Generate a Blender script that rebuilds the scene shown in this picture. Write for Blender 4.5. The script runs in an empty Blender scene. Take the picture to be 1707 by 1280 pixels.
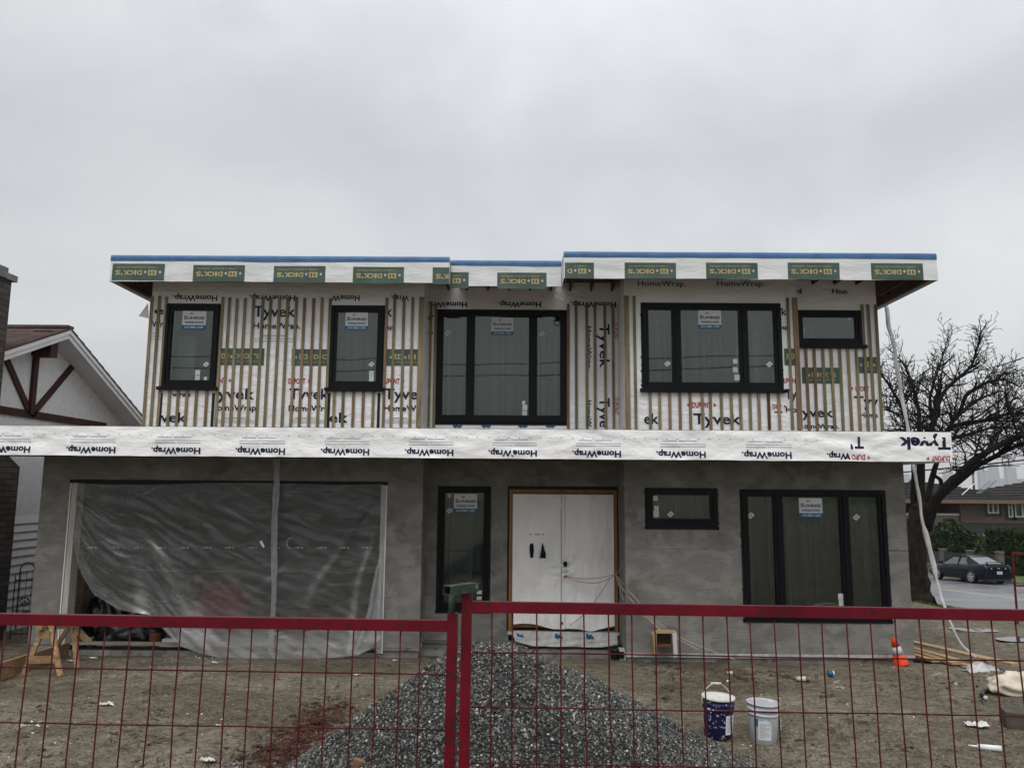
import bpy, math, random
import numpy as np
from mathutils import Vector, Matrix, noise as mnoise
random.seed(7); np.random.seed(7)
S = bpy.context.scene; COL = S.collection; R = math.radians
# ---------------------------------------------------------------- camera
F = 1285.0; PITCH = math.atan(174/F); YAW = math.atan(-10.5/F); ROLL = .0077; CZ = 3.0
_fw = Vector((math.sin(YAW)*math.cos(PITCH), math.cos(YAW)*math.cos(PITCH), math.sin(PITCH)))
_r0 = Vector((math.cos(YAW), -math.sin(YAW), 0)); _u0 = _r0.cross(_fw)
_rt = _r0*math.cos(ROLL)+_u0*math.sin(ROLL); _up = _u0*math.cos(ROLL)-_r0*math.sin(ROLL)
cam = bpy.data.cameras.new('camera'); camo = bpy.data.objects.new('camera', cam); COL.objects.link(camo)
cam.sensor_width = 36; cam.lens = F/1707*36; cam.clip_end = 12000; cam.clip_start = .05
M = Matrix((( _rt.x, _up.x, -_fw.x, 0), (_rt.y, _up.y, -_fw.y, 0), (_rt.z, _up.z, -_fw.z, CZ), (0, 0, 0, 1)))
camo.matrix_world = M; S.camera = camo
def ray(px, py):
    a = (px-853.5)/F; b = (640-py)/F
    return _fw+_rt*a+_up*b
def U(px, py, D):            # measuring aid: a photo position at distance D -> X, Z
    d = ray(px, py); k = D/d.y; return d.x*k, CZ+d.z*k
def UX(px, py, X):
    d = ray(px, py); k = X/d.x; return d.y*k, CZ+d.z*k
def G(px, py, z=0):
    d = ray(px, py); k = (z-CZ)/d.z; return d.x*k, d.y*k
# ---------------------------------------------------------------- light
W = bpy.data.worlds.new("World"); S.world = W; W.use_nodes = True
nt = W.node_tree; nt.nodes.clear(); N = nt.nodes.new; L = nt.links.new
out = N('ShaderNodeOutputWorld'); bg = N('ShaderNodeBackground'); bg.inputs['Strength'].default_value = .1
sky = N('ShaderNodeTexSky'); sky.sky_type = 'NISHITA'; sky.sun_disc = False
SUN_EL, SUN_AZ = R(60), R(195)
sky.sun_elevation = SUN_EL; sky.sun_rotation = SUN_AZ; sky.air_density = 1.5; sky.dust_density = 3
tc = N('ShaderNodeTexCoord'); sep = N('ShaderNodeSeparateXYZ'); L(tc.outputs['Generated'], sep.inputs[0])
n1 = N('ShaderNodeTexNoise'); n1.inputs['Scale'].default_value = 2.6; n1.inputs['Detail'].default_value = 7; n1.inputs['Roughness'].default_value = .56; n1.inputs['Distortion'].default_value = .5
mp = N('ShaderNodeMapping'); mp.inputs['Scale'].default_value = (1, 1, 1.7); mp.inputs['Location'].default_value = (2.1, .4, .3)
L(tc.outputs['Generated'], mp.inputs[0]); L(mp.outputs[0], n1.inputs['Vector'])
elev = N('ShaderNodeValToRGB'); L(sep.outputs['Z'], elev.inputs[0])
er = elev.color_ramp; er.elements[0].position = 0.0; er.elements[0].color = (.52, .53, .54, 1)
er.elements[1].position = 1.0; er.elements[1].color = (1.0, 1.0, 1.0, 1)
for p, c in ((.18, (.56, .57, .575)), (.30, (.545, .555, .56)), (.40, (.475, .485, .495)), (.53, (.61, .62, .63)), (.72, (.90, .90, .91))):
    e = er.elements.new(p); e.color = (*c, 1)
cr = N('ShaderNodeValToRGB'); L(n1.outputs['Fac'], cr.inputs[0])
cr.color_ramp.elements[0].position = .36; cr.color_ramp.elements[0].color = (.865, .875, .90, 1)
cr.color_ramp.elements[1].position = .66; cr.color_ramp.elements[1].color = (1.09, 1.09, 1.085, 1)
mu = N('ShaderNodeMix'); mu.data_type = 'RGBA'; mu.blend_type = 'MULTIPLY'; mu.inputs[0].default_value = 1
L(elev.outputs[0], mu.inputs[6]); L(cr.outputs[0], mu.inputs[7])
# the cloud deck is brighter on the side of the hidden sun (behind the photographer)
mr = N('ShaderNodeMapRange'); mr.inputs[1].default_value = 1; mr.inputs[2].default_value = -1; mr.inputs[3].default_value = 10.0; mr.inputs[4].default_value = 10.5
L(sep.outputs['Y'], mr.inputs[0])
sc_ = N('ShaderNodeVectorMath'); sc_.operation = 'SCALE'; L(mu.outputs[2], sc_.inputs[0]); L(mr.outputs[0], sc_.inputs['Scale'])
# lowest sky behind the photographer dimmed to deepen eave shade, for unbuilt houses and trees; the left of the deck is thicker
lw = N('ShaderNodeMapRange'); lw.inputs[1].default_value = .05; lw.inputs[2].default_value = .34; lw.inputs[3].default_value = .62; lw.inputs[4].default_value = 1; L(sep.outputs['Z'], lw.inputs[0])
bm = N('ShaderNodeMapRange'); bm.inputs[1].default_value = .25; bm.inputs[2].default_value = -.25; L(sep.outputs['Y'], bm.inputs[0])
lm = N('ShaderNodeMix'); lm.data_type = 'FLOAT'; L(bm.outputs[0], lm.inputs[0]); lm.inputs[2].default_value = 1; L(lw.outputs[0], lm.inputs[3])
xr_ = N('ShaderNodeMapRange'); xr_.inputs[1].default_value = -.65; xr_.inputs[2].default_value = .1; xr_.inputs[3].default_value = .84; xr_.inputs[4].default_value = 1; L(sep.outputs['X'], xr_.inputs[0])
m2 = N('ShaderNodeMath'); m2.operation = 'MULTIPLY'; L(lm.outputs[0], m2.inputs[0]); L(xr_.outputs[0], m2.inputs[1])
sc2 = N('ShaderNodeVectorMath'); sc2.operation = 'SCALE'; L(sc_.outputs[0], sc2.inputs[0]); L(m2.outputs[0], sc2.inputs['Scale']); sc_ = sc2
mx = N('ShaderNodeMix'); mx.data_type = 'RGBA'; mx.inputs[0].default_value = .93
L(sky.outputs[0], mx.inputs[6]); L(sc_.outputs[0], mx.inputs[7])
L(mx.outputs[2], bg.inputs['Color']); L(bg.outputs[0], out.inputs[0])
sl = bpy.data.lights.new('sun', 'SUN'); so = bpy.data.objects.new('sun', sl); COL.objects.link(so)
sl.energy = 1.15; sl.angle = R(40); sl.color = (1, .98, .95)
sd = Vector((math.sin(SUN_AZ)*math.cos(SUN_EL), math.cos(SUN_AZ)*math.cos(SUN_EL), math.sin(SUN_EL)))
so.rotation_euler = sd.to_track_quat('Z', 'Y').to_euler()
S.view_settings.view_transform = 'Standard'; S.view_settings.look = 'None'; S.view_settings.gamma = 1
S.view_settings.exposure = .62; S.view_settings.use_curve_mapping = False
S.render.engine = 'CYCLES'; S.cycles.max_bounces = 8; S.cycles.transparent_max_bounces = 24
S.cycles.volume_bounces = 0
# ---------------------------------------------------------------- materials
def mat(name, c1, c2=None, rough=.8, scale=4, stretch=(1, 1, 1), detail=6, lo=.35, hi=.65, bump=0, bscale=None, bstretch=None,
        spec=.18, metal=0, c3=None, s3=40, a3=.5, lo3=.55, hi3=.62, island=0, bdist=.02, coat=0, dist=0, rvar=0):
    m = bpy.data.materials.new(name); m.use_nodes = True; t = m.node_tree; n = t.nodes.new; l = t.links.new
    b = t.nodes['Principled BSDF']; b.inputs['Roughness'].default_value = rough; b.inputs['Metallic'].default_value = metal
    b.inputs['Specular IOR Level'].default_value = spec; b.inputs['Coat Weight'].default_value = coat; b.inputs['Coat Roughness'].default_value = .08
    co = n('ShaderNodeTexCoord')
    def nz(s, st, d=detail, ds=0):
        mpn = n('ShaderNodeMapping'); mpn.inputs['Scale'].default_value = st; l(co.outputs['Object'], mpn.inputs[0])
        x = n('ShaderNodeTexNoise'); x.inputs['Scale'].default_value = s; x.inputs['Detail'].default_value = d; x.inputs['Distortion'].default_value = ds
        x.inputs['Roughness'].default_value = .6
        l(mpn.outputs[0], x.inputs['Vector']); return x.outputs['Fac']
    col = None
    if c2 is not None:
        r = n('ShaderNodeValToRGB'); r.color_ramp.elements[0].position = lo; r.color_ramp.elements[1].position = hi
        r.color_ramp.elements[0].color = (*c1, 1); r.color_ramp.elements[1].color = (*c2, 1)
        f = nz(scale, stretch, detail, dist); l(f, r.inputs[0]); col = r.outputs[0]
        if rvar:
            q = n('ShaderNodeMapRange'); q.inputs[1].default_value = lo; q.inputs[2].default_value = hi
            q.inputs[3].default_value = rough-rvar; q.inputs[4].default_value = rough+rvar; l(f, q.inputs[0]); l(q.outputs[0], b.inputs['Roughness'])
    if c3 is not None:
        r = n('ShaderNodeValToRGB'); r.color_ramp.elements[0].position = lo3; r.color_ramp.elements[1].position = hi3
        r.color_ramp.elements[0].color = (0, 0, 0, 1); r.color_ramp.elements[1].color = (a3, a3, a3, 1); l(nz(s3, stretch, 3), r.inputs[0])
        k = n('ShaderNodeMix'); k.data_type = 'RGBA'; l(r.outputs[0], k.inputs[0])
        if col: l(col, k.inputs[6])
        else: k.inputs[6].default_value = (*c1, 1)
        k.inputs[7].default_value = (*c3, 1); col = k.outputs[2]
    if island:
        g = n('ShaderNodeNewGeometry'); q = n('ShaderNodeMapRange'); q.inputs[3].default_value = 1-island; q.inputs[4].default_value = 1+island
        l(g.outputs['Random Per Island'], q.inputs[0]); k = n('ShaderNodeVectorMath'); k.operation = 'SCALE'
        if col: l(col, k.inputs[0])
        else: k.inputs[0].default_value = c1
        l(q.outputs[0], k.inputs['Scale']); col = k.outputs[0]
    if col: l(col, b.inputs['Base Color'])
    else: b.inputs['Base Color'].default_value = (*c1, 1)
    if bump:
        bp = n('ShaderNodeBump'); bp.inputs['Strength'].default_value = bump; bp.inputs['Distance'].default_value = bdist
        l(nz(bscale or scale*4, bstretch or stretch, 6, .3), bp.inputs['Height']); l(bp.outputs[0], b.inputs['Normal'])
    return m
def glass_mat(name, tint=(.75, .8, .78), refl=2.3, alpha=0):
    m = bpy.data.materials.new(name); m.use_nodes = True; t = m.node_tree; t.nodes.clear(); n = t.nodes.new; l = t.links.new
    o = n('ShaderNodeOutputMaterial'); tr = n('ShaderNodeBsdfTransparent'); tr.inputs[0].default_value = (*tint, 1)
    gl = n('ShaderNodeBsdfGlossy'); gl.inputs['Roughness'].default_value = .015; gl.inputs['Color'].default_value = (.92, 1, .95, 1)
    fr = n('ShaderNodeFresnel'); fr.inputs[0].default_value = 1.5
    mm = n('ShaderNodeMath'); mm.operation = 'MULTIPLY'; mm.inputs[1].default_value = refl; mm.use_clamp = True; l(fr.outputs[0], mm.inputs[0])
    co = n('ShaderNodeTexCoord'); x = n('ShaderNodeTexNoise'); x.inputs['Scale'].default_value = .9; x.inputs['Detail'].default_value = 1
    l(co.outputs['Object'], x.inputs['Vector']); bp = n('ShaderNodeBump'); bp.inputs['Strength'].default_value = .12; bp.inputs['Distance'].default_value = .02
    l(x.outputs['Fac'], bp.inputs['Height']); l(bp.outputs[0], gl.inputs['Normal'])
    mxs = n('ShaderNodeMixShader'); l(mm.outputs[0], mxs.inputs[0]); l(tr.outputs[0], mxs.inputs[1]); l(gl.outputs[0], mxs.inputs[2])
    l(mxs.outputs[0], o.inputs[0]); return m
def film_mat(name, cover=.3, col=(.55, .58, .6), wr=1.0, scale=3, gloss=.25, rot=-25):
    m = bpy.data.materials.new(name); m.use_nodes = True; t = m.node_tree; t.nodes.clear(); n = t.nodes.new; l = t.links.new
    o = n('ShaderNodeOutputMaterial'); tr = n('ShaderNodeBsdfTransparent'); tr.inputs[0].default_value = (.9, .92, .93, 1)
    df = n('ShaderNodeBsdfDiffuse'); df.inputs[0].default_value = (*col, 1); tl = n('ShaderNodeBsdfTranslucent'); tl.inputs[0].default_value = (*col, 1)
    gl = n('ShaderNodeBsdfGlossy'); gl.inputs['Roughness'].default_value = .22; gl.inputs[0].default_value = (.9, .93, .95, 1)
    co = n('ShaderNodeTexCoord'); mpn = n('ShaderNodeMapping'); mpn.inputs['Rotation'].default_value = (0, R(rot), 0); mpn.inputs['Scale'].default_value = (.8, 1, 1.9)
    l(co.outputs['Object'], mpn.inputs[0])
    x = n('ShaderNodeTexNoise'); x.inputs['Scale'].default_value = scale; x.inputs['Detail'].default_value = 3.5; x.inputs['Distortion'].default_value = 1.2
    x.inputs['Roughness'].default_value = .5
    l(mpn.outputs[0], x.inputs['Vector'])
    bp = n('ShaderNodeBump'); bp.inputs['Strength'].default_value = .20*wr; bp.inputs['Distance'].default_value = .12; l(x.outputs['Fac'], bp.inputs['Height'])
    for q in (df, tl, gl): l(bp.outputs[0], q.inputs['Normal'])
    a = n('ShaderNodeMixShader'); a.inputs[0].default_value = .35; l(df.outputs[0], a.inputs[1]); l(tl.outputs[0], a.inputs[2])
    b_ = n('ShaderNodeMixShader'); b_.inputs[0].default_value = gloss; l(a.outputs[0], b_.inputs[1]); l(gl.outputs[0], b_.inputs[2])
    q = n('ShaderNodeMapRange'); q.inputs[1].default_value = .35; q.inputs[2].default_value = .7; q.inputs[3].default_value = cover*.88; q.inputs[4].default_value = min(1, cover*1.15)
    l(x.outputs['Fac'], q.inputs[0]); at_ = n('ShaderNodeAttribute'); at_.attribute_name = 'gather'; ad = n('ShaderNodeMath'); ad.operation = 'ADD'; ad.use_clamp = True; l(q.outputs[0], ad.inputs[0]); l(at_.outputs['Fac'], ad.inputs[1]); q = ad
    c = n('ShaderNodeMixShader'); l(q.outputs[0], c.inputs[0]); l(tr.outputs[0], c.inputs[1]); l(b_.outputs[0], c.inputs[2]); l(c.outputs[0], o.inputs[0]); return m
WR = dict(bump=.85, bscale=2.2, bstretch=(1, 1, 2.2), bdist=.05, rough=.45, spec=.35)
Mt = dict(
 wrap=mat('house_wrap', (.76, .765, .775), (.84, .84, .85), scale=1.5, **WR),
 fwrap=mat('fascia_wrap', (.62, .64, .64), (.72, .73, .73), scale=1.2, **{**WR, 'bscale': 1.6, 'bstretch': (1, 1, 3), 'bump': .5}),
 navy=mat('navy_ink', (.012, .012, .045), rough=.5), red=mat('red_ink', (.36, .02, .035), rough=.5),
 greyink=mat('grey_ink', (.28, .28, .31), rough=.6), greyink2=mat('pale_grey_ink', (.46, .46, .49), rough=.6),
 green=mat('green_print', (.042, .078, .062), (.065, .108, .088), scale=3, bump=.3, bscale=4, rough=.5, spec=.35),
 gold=mat('gold_print', (.42, .35, .17), rough=.5), cream=mat('cream_print', (.5, .52, .45), rough=.5),
 blue=mat('blue_membrane', (.045, .115, .24), (.065, .15, .30), scale=5, rough=.35, bump=.5, bscale=3, bstretch=(1, 1, 2), bdist=.04),
 stucco=mat('grey_stucco', (.14, .133, .12), (.235, .226, .208), scale=1.3, stretch=(1, 1, 1.6), detail=12, rough=.85, bump=.7, bscale=11, bstretch=(.5, 1, 4.0), bdist=.016, c3=(.30, .288, .265), s3=2.1, a3=.42, lo3=.52, hi3=.60, dist=1.2, lo=.34, hi=.66),
 concrete=mat('concrete', (.13, .125, .115), (.24, .23, .215), scale=3, rough=.9, bump=.4, bscale=20, bdist=.005, c3=(.07, .06, .05), s3=4, a3=.7),
 whitemort=mat('pale_mortar_line', (.30, .30, .29), (.48, .48, .47), scale=9, rough=.9, bump=.4, bscale=30, bdist=.005),
 batten=mat('treated_batten', (.16, .128, .07), (.29, .235, .14), scale=2, stretch=(6, 6, .5), rough=.8, bump=.25, bscale=20, bdist=.003, spec=.2, c3=(.09, .07, .045), s3=5, a3=.6),
 dbatten=mat('dark_batten', (.07, .03, .02), (.11, .055, .035), scale=3, stretch=(6, 6, .5)),
 plywood=mat('plywood', (.07, .045, .03), (.13, .085, .055), scale=2, stretch=(.4, 4, 4), rough=.8, bump=.2, bscale=10),
 rafter=mat('rafter_wood', (.07, .038, .025), (.12, .07, .045), scale=2, stretch=(4, .4, 4), rough=.8),
 lumber=mat('lumber', (.29, .20, .11), (.43, .32, .19), scale=2, stretch=(.5, 5, 5), rough=.75, bump=.2, bscale=14, bdist=.003, c3=(.22, .14, .08), s3=6, a3=.5),
 lumber2=mat('orange_lumber', (.20, .12, .055), (.30, .19, .095), scale=2, stretch=(.6, 5, 5), rough=.7, bump=.2, bscale=14, bdist=.003, c3=(.5, .42, .3), s3=5, a3=.4),
 doorwood=mat('door_frame_wood', (.19, .095, .035), (.28, .15, .06), scale=2, stretch=(6, 6, .6), rough=.6),
 black=mat('black_frame', (.0035, .004, .006), rough=.45, spec=.16), blackm=mat('black_membrane', (.010, .010, .012), (.02, .02, .022), scale=20, rough=.7),
 glass=glass_mat('window_glass'),
 white=mat('white_plastic', (.68, .68, .68), rough=.45), sticker=mat('sticker_white', (.62, .66, .68), rough=.4),
 paper=mat('pale_sticker', (.50, .54, .50), rough=.6), pgreen=mat('pale_green_label', (.40, .50, .42), rough=.6),
 sblue=mat('sign_blue', (.02, .12, .24), rough=.4), snavy=mat('sign_navy', (.015, .03, .10), rough=.4), orange=mat('sign_orange', (.65, .25, .06), rough=.4),
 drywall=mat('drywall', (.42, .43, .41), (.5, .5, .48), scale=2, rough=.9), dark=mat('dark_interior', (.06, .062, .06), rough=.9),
 stud=mat('stud_wood', (.34, .29, .20), rough=.8), jamb=mat('garage_jamb', (.36, .34, .29), (.46, .44, .39), scale=3, stretch=(5, 5, .5), rough=.7),
 film=film_mat('clear_poly_film', .20, (.55, .54, .52), 1.0, 2.4, .16, -38), filmd=film_mat('folded_poly_film', .5, (.62, .64, .64), .8, 5, .15),
 doorfilm=mat('white_poly_door_cover', (.78, .77, .76), (.87, .86, .85), scale=1.2, rough=.38, spec=.5, bump=.6, bscale=2.6, bstretch=(2.2, 1, 1), bdist=.07),
 vfilm=film_mat('vapour_film', .26, (.38, .47, .48), .2, 1.5, .1, 0),
 hang=mat('white_sheeting', (.36, .36, .35), (.58, .58, .57), scale=5, rough=.5, bump=.7, bscale=9, bstretch=(3, 3, 1), bdist=.03),
 fencered=mat('red_fence_paint', (.080, .001, .007), (.135, .003, .013), scale=7, rough=.42, spec=.22, c3=(.03, .012, .010), s3=30, a3=.75, lo3=.58, hi3=.63, bump=.08, bscale=60, bdist=.002),
 fencegreen=mat('chipped_green_paint', (.018, .035, .025), (.045, .07, .05), scale=9, rough=.6, c3=(.22, .2, .15), s3=25, a3=.7, lo3=.58, hi3=.66), rust=mat('rust', (.10, .035, .02), (.17, .07, .035), scale=30, rough=.9),
 fencewire=mat('red_wire', (.055, .003, .008), (.085, .010, .012), scale=8, rough=.6, spec=.2), batten2=mat('olive_batten', (.12, .115, .06), (.21, .195, .12), scale=2, stretch=(6, 6, .5), rough=.8, bump=.25, bscale=20, bdist=.003, spec=.2), batten3=mat('brown_batten', (.14, .09, .055), (.25, .175, .115), scale=2, stretch=(6, 6, .5), rough=.8, bump=.25, bscale=20, bdist=.003, spec=.2),
 paperw=mat('dirty_scrap', (.40, .40, .38), (.62, .62, .60), scale=14, rough=.7, bump=.6, bscale=30),
 dirt=None, gravel=None,
 bandwrap=mat('canopy_wrap', (.84, .845, .845), (.90, .90, .90), scale=1.5, **{**WR, 'bump': .6}),
 bark=mat('tree_bark', (.007, .006, .005), (.024, .020, .016), scale=5, stretch=(3, 3, .6), rough=.95, bump=.8, bscale=12, bdist=.03),
 asphalt=mat('wet_asphalt', (.12, .125, .135), (.17, .175, .185), scale=.5, rough=.38, spec=.5, c3=(.09, .09, .1), s3=40, a3=.4, rvar=.12),
 kerb=mat('kerb_concrete', (.20, .20, .19), (.28, .28, .265), scale=2, rough=.85), lineyel=mat('line_paint', (.52, .45, .24), (.45, .42, .3), scale=4, rough=.6),
 grass=mat('grass', (.045, .075, .018), (.09, .13, .035), scale=3, rough=.95, bump=.5, bscale=30),
 leaf=mat('evergreen_leaf', (.012, .028, .008), (.028, .055, .016), scale=2, rough=.7, spec=.3, island=.45), leafy=mat('yellow_green_leaf', (.045, .065, .015), (.08, .10, .03), scale=2, rough=.7, island=.4),
 hedge=mat('hedge_leaf', (.018, .030, .008), (.032, .048, .014), scale=1, rough=.8, island=.4),
 stuccow=mat('white_stucco', (.66, .66, .66), (.76, .76, .76), scale=8, rough=.9, bump=.4, bscale=25, bdist=.01), trimw=mat('white_trim', (.66, .66, .66), (.74, .74, .74), scale=2, rough=.6),
 timber=mat('dark_red_timber', (.035, .010, .009), (.06, .018, .015), scale=4, rough=.6), shingle=mat('brown_shingle', (.06, .042, .038), (.11, .08, .072), scale=3, rough=.9, bump=.3),
 carpaint=mat('navy_car_paint', (.0015, .0025, .009), rough=.25, spec=.2, coat=.15), tyre=mat('tyre_rubber', (.012, .012, .013), rough=.8), rim=mat('alloy_rim', (.5, .5, .5), rough=.35, metal=.7),
 carglass=mat('car_glass', (.02, .03, .035), rough=.06, spec=.9, coat=1), tail=mat('tail_light_red', (.28, .01, .02), rough=.2, coat=1), lampc=mat('clear_lamp', (.5, .45, .4), rough=.2), platew=mat('number_plate', (.5, .53, .58), rough=.5),
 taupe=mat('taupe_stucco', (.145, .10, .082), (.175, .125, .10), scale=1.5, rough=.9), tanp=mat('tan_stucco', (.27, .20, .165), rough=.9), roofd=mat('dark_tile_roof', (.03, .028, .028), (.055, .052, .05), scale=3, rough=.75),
 fpillar=mat('fence_stone_pillar', (.10, .085, .07), (.16, .13, .11), scale=6, rough=.9), fpanel=mat('slate_fence_panel', (.04, .045, .058), (.055, .06, .075), scale=2, rough=.7),
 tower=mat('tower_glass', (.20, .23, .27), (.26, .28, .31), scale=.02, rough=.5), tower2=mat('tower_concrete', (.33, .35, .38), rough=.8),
 pailblue=mat('navy_pail_plastic', (.012, .014, .06), rough=.4, c3=(.6, .6, .6), s3=28, a3=.9, lo3=.60, hi3=.64), pailwhite=mat('white_pail_plastic', (.40, .42, .45), (.48, .50, .53), scale=4, rough=.4, c3=(.6, .6, .58), s3=18, a3=.8, lo3=.6, hi3=.66),
 cement=mat('dried_cement', (.50, .50, .46), (.62, .62, .58), scale=20, rough=.95, bump=.5, bscale=50), steel=mat('steel_wire', (.4, .4, .4), rough=.4, metal=.6),
 coneo=mat('cone_orange', (.72, .07, .02), (.62, .05, .015), scale=8, rough=.55), conew=mat('cone_white', (.48, .48, .48), rough=.5),
 bagblack=mat('black_bag_plastic', (.006, .006, .007), rough=.3, spec=.5, bump=.7, bscale=9, bdist=.04), tarpred=mat('red_tarp', (.20, .012, .018), (.28, .02, .025), scale=2, rough=.6),
 cablep=mat('pale_cable', (.45, .40, .30), rough=.6), cableo=mat('orange_cable', (.36, .12, .07), rough=.5), cableb=mat('black_cable', (.01, .01, .01), rough=.6),
 bagcream=mat('cream_bag', (.48, .42, .32), (.60, .55, .45), scale=6, rough=.6, bump=.6, bscale=8, bdist=.03), block=mat('dark_wood_block', (.06, .055, .045), (.1, .09, .075), scale=8, rough=.95),
 bit=mat('debris_bits', (.05, .035, .022), (.10, .07, .045), scale=4, rough=.95, island=.4), bitred=mat('red_bark_bits', (.035, .013, .009), (.065, .025, .015), scale=4, rough=.9, island=.5),
 chip=mat('pale_chips', (.50, .46, .40), (.62, .6, .55), scale=4, rough=.8), brown=mat('brown_board', (.13, .075, .04), (.2, .12, .07), scale=3, stretch=(.5, 4, 4), rough=.8),
 puddle=mat('puddle_water', (.05, .045, .035), rough=.04, spec=.8), iron=mat('dark_iron', (.02, .02, .02), rough=.6),
 siding=mat('white_lap_siding', (.66, .67, .68), (.72, .73, .74), scale=2, rough=.6))
# brick by node
def brick_mat():
    m = bpy.data.materials.new('dark_brick'); m.use_nodes = True; t = m.node_tree; n = t.nodes.new; l = t.links.new; b = t.nodes['Principled BSDF']; b.inputs['Specular IOR Level'].default_value = .15
    b.inputs['Roughness'].default_value = .9; co = n('ShaderNodeTexCoord'); sp = n('ShaderNodeSeparateXYZ'); cb = n('ShaderNodeCombineXYZ'); ad = n('ShaderNodeMath')
    l(co.outputs['Object'], sp.inputs[0]); l(sp.outputs[0], ad.inputs[0]); l(sp.outputs[1], ad.inputs[1]); l(ad.outputs[0], cb.inputs[0]); l(sp.outputs[2], cb.inputs[1])
    k = n('ShaderNodeTexBrick'); k.inputs['Scale'].default_value = 1; k.inputs['Brick Width'].default_value = .38; k.inputs['Row Height'].default_value = .115; k.inputs['Mortar Size'].default_value = .008
    k.inputs['Color1'].default_value = (.062, .052, .047, 1); k.inputs['Color2'].default_value = (.105, .09, .08, 1); k.inputs['Mortar'].default_value = (.03, .027, .025, 1)
    l(cb.outputs[0], k.inputs['Vector']); l(k.outputs['Color'], b.inputs['Base Color'])
    bp = n('ShaderNodeBump'); bp.inputs['Strength'].default_value = .6; bp.inputs['Distance'].default_value = .02; bp.invert = True; l(k.outputs['Fac'], bp.inputs['Height']); l(bp.outputs[0], b.inputs['Normal']); return m
Mt['brick'] = brick_mat()
def ground_mat():
    m = bpy.data.materials.new('wet_site_dirt'); m.use_nodes = True; t = m.node_tree; n = t.nodes.new; l = t.links.new; b = t.nodes['Principled BSDF']; b.inputs['Specular IOR Level'].default_value = .3
    co = n('ShaderNodeTexCoord')
    def nz(s, d=8, r=.62, ds=0):
        x = n('ShaderNodeTexNoise'); x.inputs['Scale'].default_value = s; x.inputs['Detail'].default_value = d; x.inputs['Roughness'].default_value = r; x.inputs['Distortion'].default_value = ds
        l(co.outputs['Object'], x.inputs['Vector']); return x.outputs['Fac']
    def ramp(f, a, bb, p0, p1):
        r = n('ShaderNodeValToRGB'); r.color_ramp.elements[0].position = p0; r.color_ramp.elements[1].position = p1
        r.color_ramp.elements[0].color = (*a, 1); r.color_ramp.elements[1].color = (*bb, 1); l(f, r.inputs[0]); return r.outputs[0]
    def mix(f, a, bb, mode='MIX'):
        k = n('ShaderNodeMix'); k.data_type = 'RGBA'; k.blend_type = mode
        if isinstance(f, float): k.inputs[0].default_value = f
        else: l(f, k.inputs[0])
        l(a, k.inputs[6]); l(bb, k.inputs[7]); return k.outputs[2]
    big = ramp(nz(.55, 5, .6, .6), (.105, .088, .062), (.205, .184, .143), .38, .62)
    mid = ramp(nz(6, 8, .7), (.52, .50, .47), (1.28, 1.28, 1.28), .36, .62); fine = ramp(nz(27, 7, .8), (.36, .35, .33), (1.66, 1.64, 1.58), .34, .66)
    c = mix(1.0, mix(1.0, big, mid, 'MULTIPLY'), fine, 'MULTIPLY')
    v = n('ShaderNodeTexVoronoi'); v.inputs['Scale'].default_value = 28; l(co.outputs['Object'], v.inputs['Vector'])
    peb = ramp(v.outputs['Distance'], (.75, .75, .75), (0, 0, 0), .10, .17)
    g2 = ramp(nz(1.7, 3), (0, 0, 0), (1, 1, 1), .5, .6); pm = mix(1.0, peb, g2, 'MULTIPLY')
    pc = ramp(nz(200, 1), (.10, .10, .10), (.36, .34, .30), .4, .6); c = mix(pm, c, pc)
    l(c, b.inputs['Base Color'])
    rr = n('ShaderNodeMapRange'); rr.inputs[1].default_value = .38; rr.inputs[2].default_value = .6; rr.inputs[3].default_value = .55; rr.inputs[4].default_value = .95; l(nz(.55, 5, .6, .6), rr.inputs[0]); l(rr.outputs[0], b.inputs['Roughness'])
    b1 = n('ShaderNodeBump'); b1.inputs['Strength'].default_value = .8; b1.inputs['Distance'].default_value = .09; l(nz(14, 9, .68), b1.inputs['Height'])
    b2 = n('ShaderNodeBump'); b2.inputs['Strength'].default_value = .6; b2.inputs['Distance'].default_value = .02; l(nz(75, 4, .7), b2.inputs['Height']); l(b1.outputs[0], b2.inputs['Normal'])
    l(b2.outputs[0], b.inputs['Normal']); return m
Mt['dirt'] = ground_mat()
def stone_mat():
    m = bpy.data.materials.new('crushed_gravel'); m.use_nodes = True; t = m.node_tree; n = t.nodes.new; l = t.links.new; b = t.nodes['Principled BSDF']
    b.inputs['Roughness'].default_value = .6; b.inputs['Specular IOR Level'].default_value = .25; g = n('ShaderNodeNewGeometry'); r = n('ShaderNodeValToRGB'); l(g.outputs['Random Per Island'], r.inputs[0]); r.color_ramp.interpolation = 'CONSTANT'
    cols = [(0, (.020, .022, .022)), (.26, (.040, .043, .044)), (.48, (.070, .073, .074)), (.66, (.105, .106, .10)), (.78, (.15, .132, .092)), (.89, (.20, .20, .185)), (.965, (.40, .38, .33))]
    r.color_ramp.elements[0].color = (*cols[0][1], 1); r.color_ramp.elements[1].position = cols[-1][0]; r.color_ramp.elements[1].color = (*cols[-1][1], 1)
    for p, c in cols[1:-1]: e = r.color_ramp.elements.new(p); e.color = (*c, 1)
    l(r.outputs[0], b.inputs['Base Color']); return m
Mt['gravel'] = stone_mat()
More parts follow.
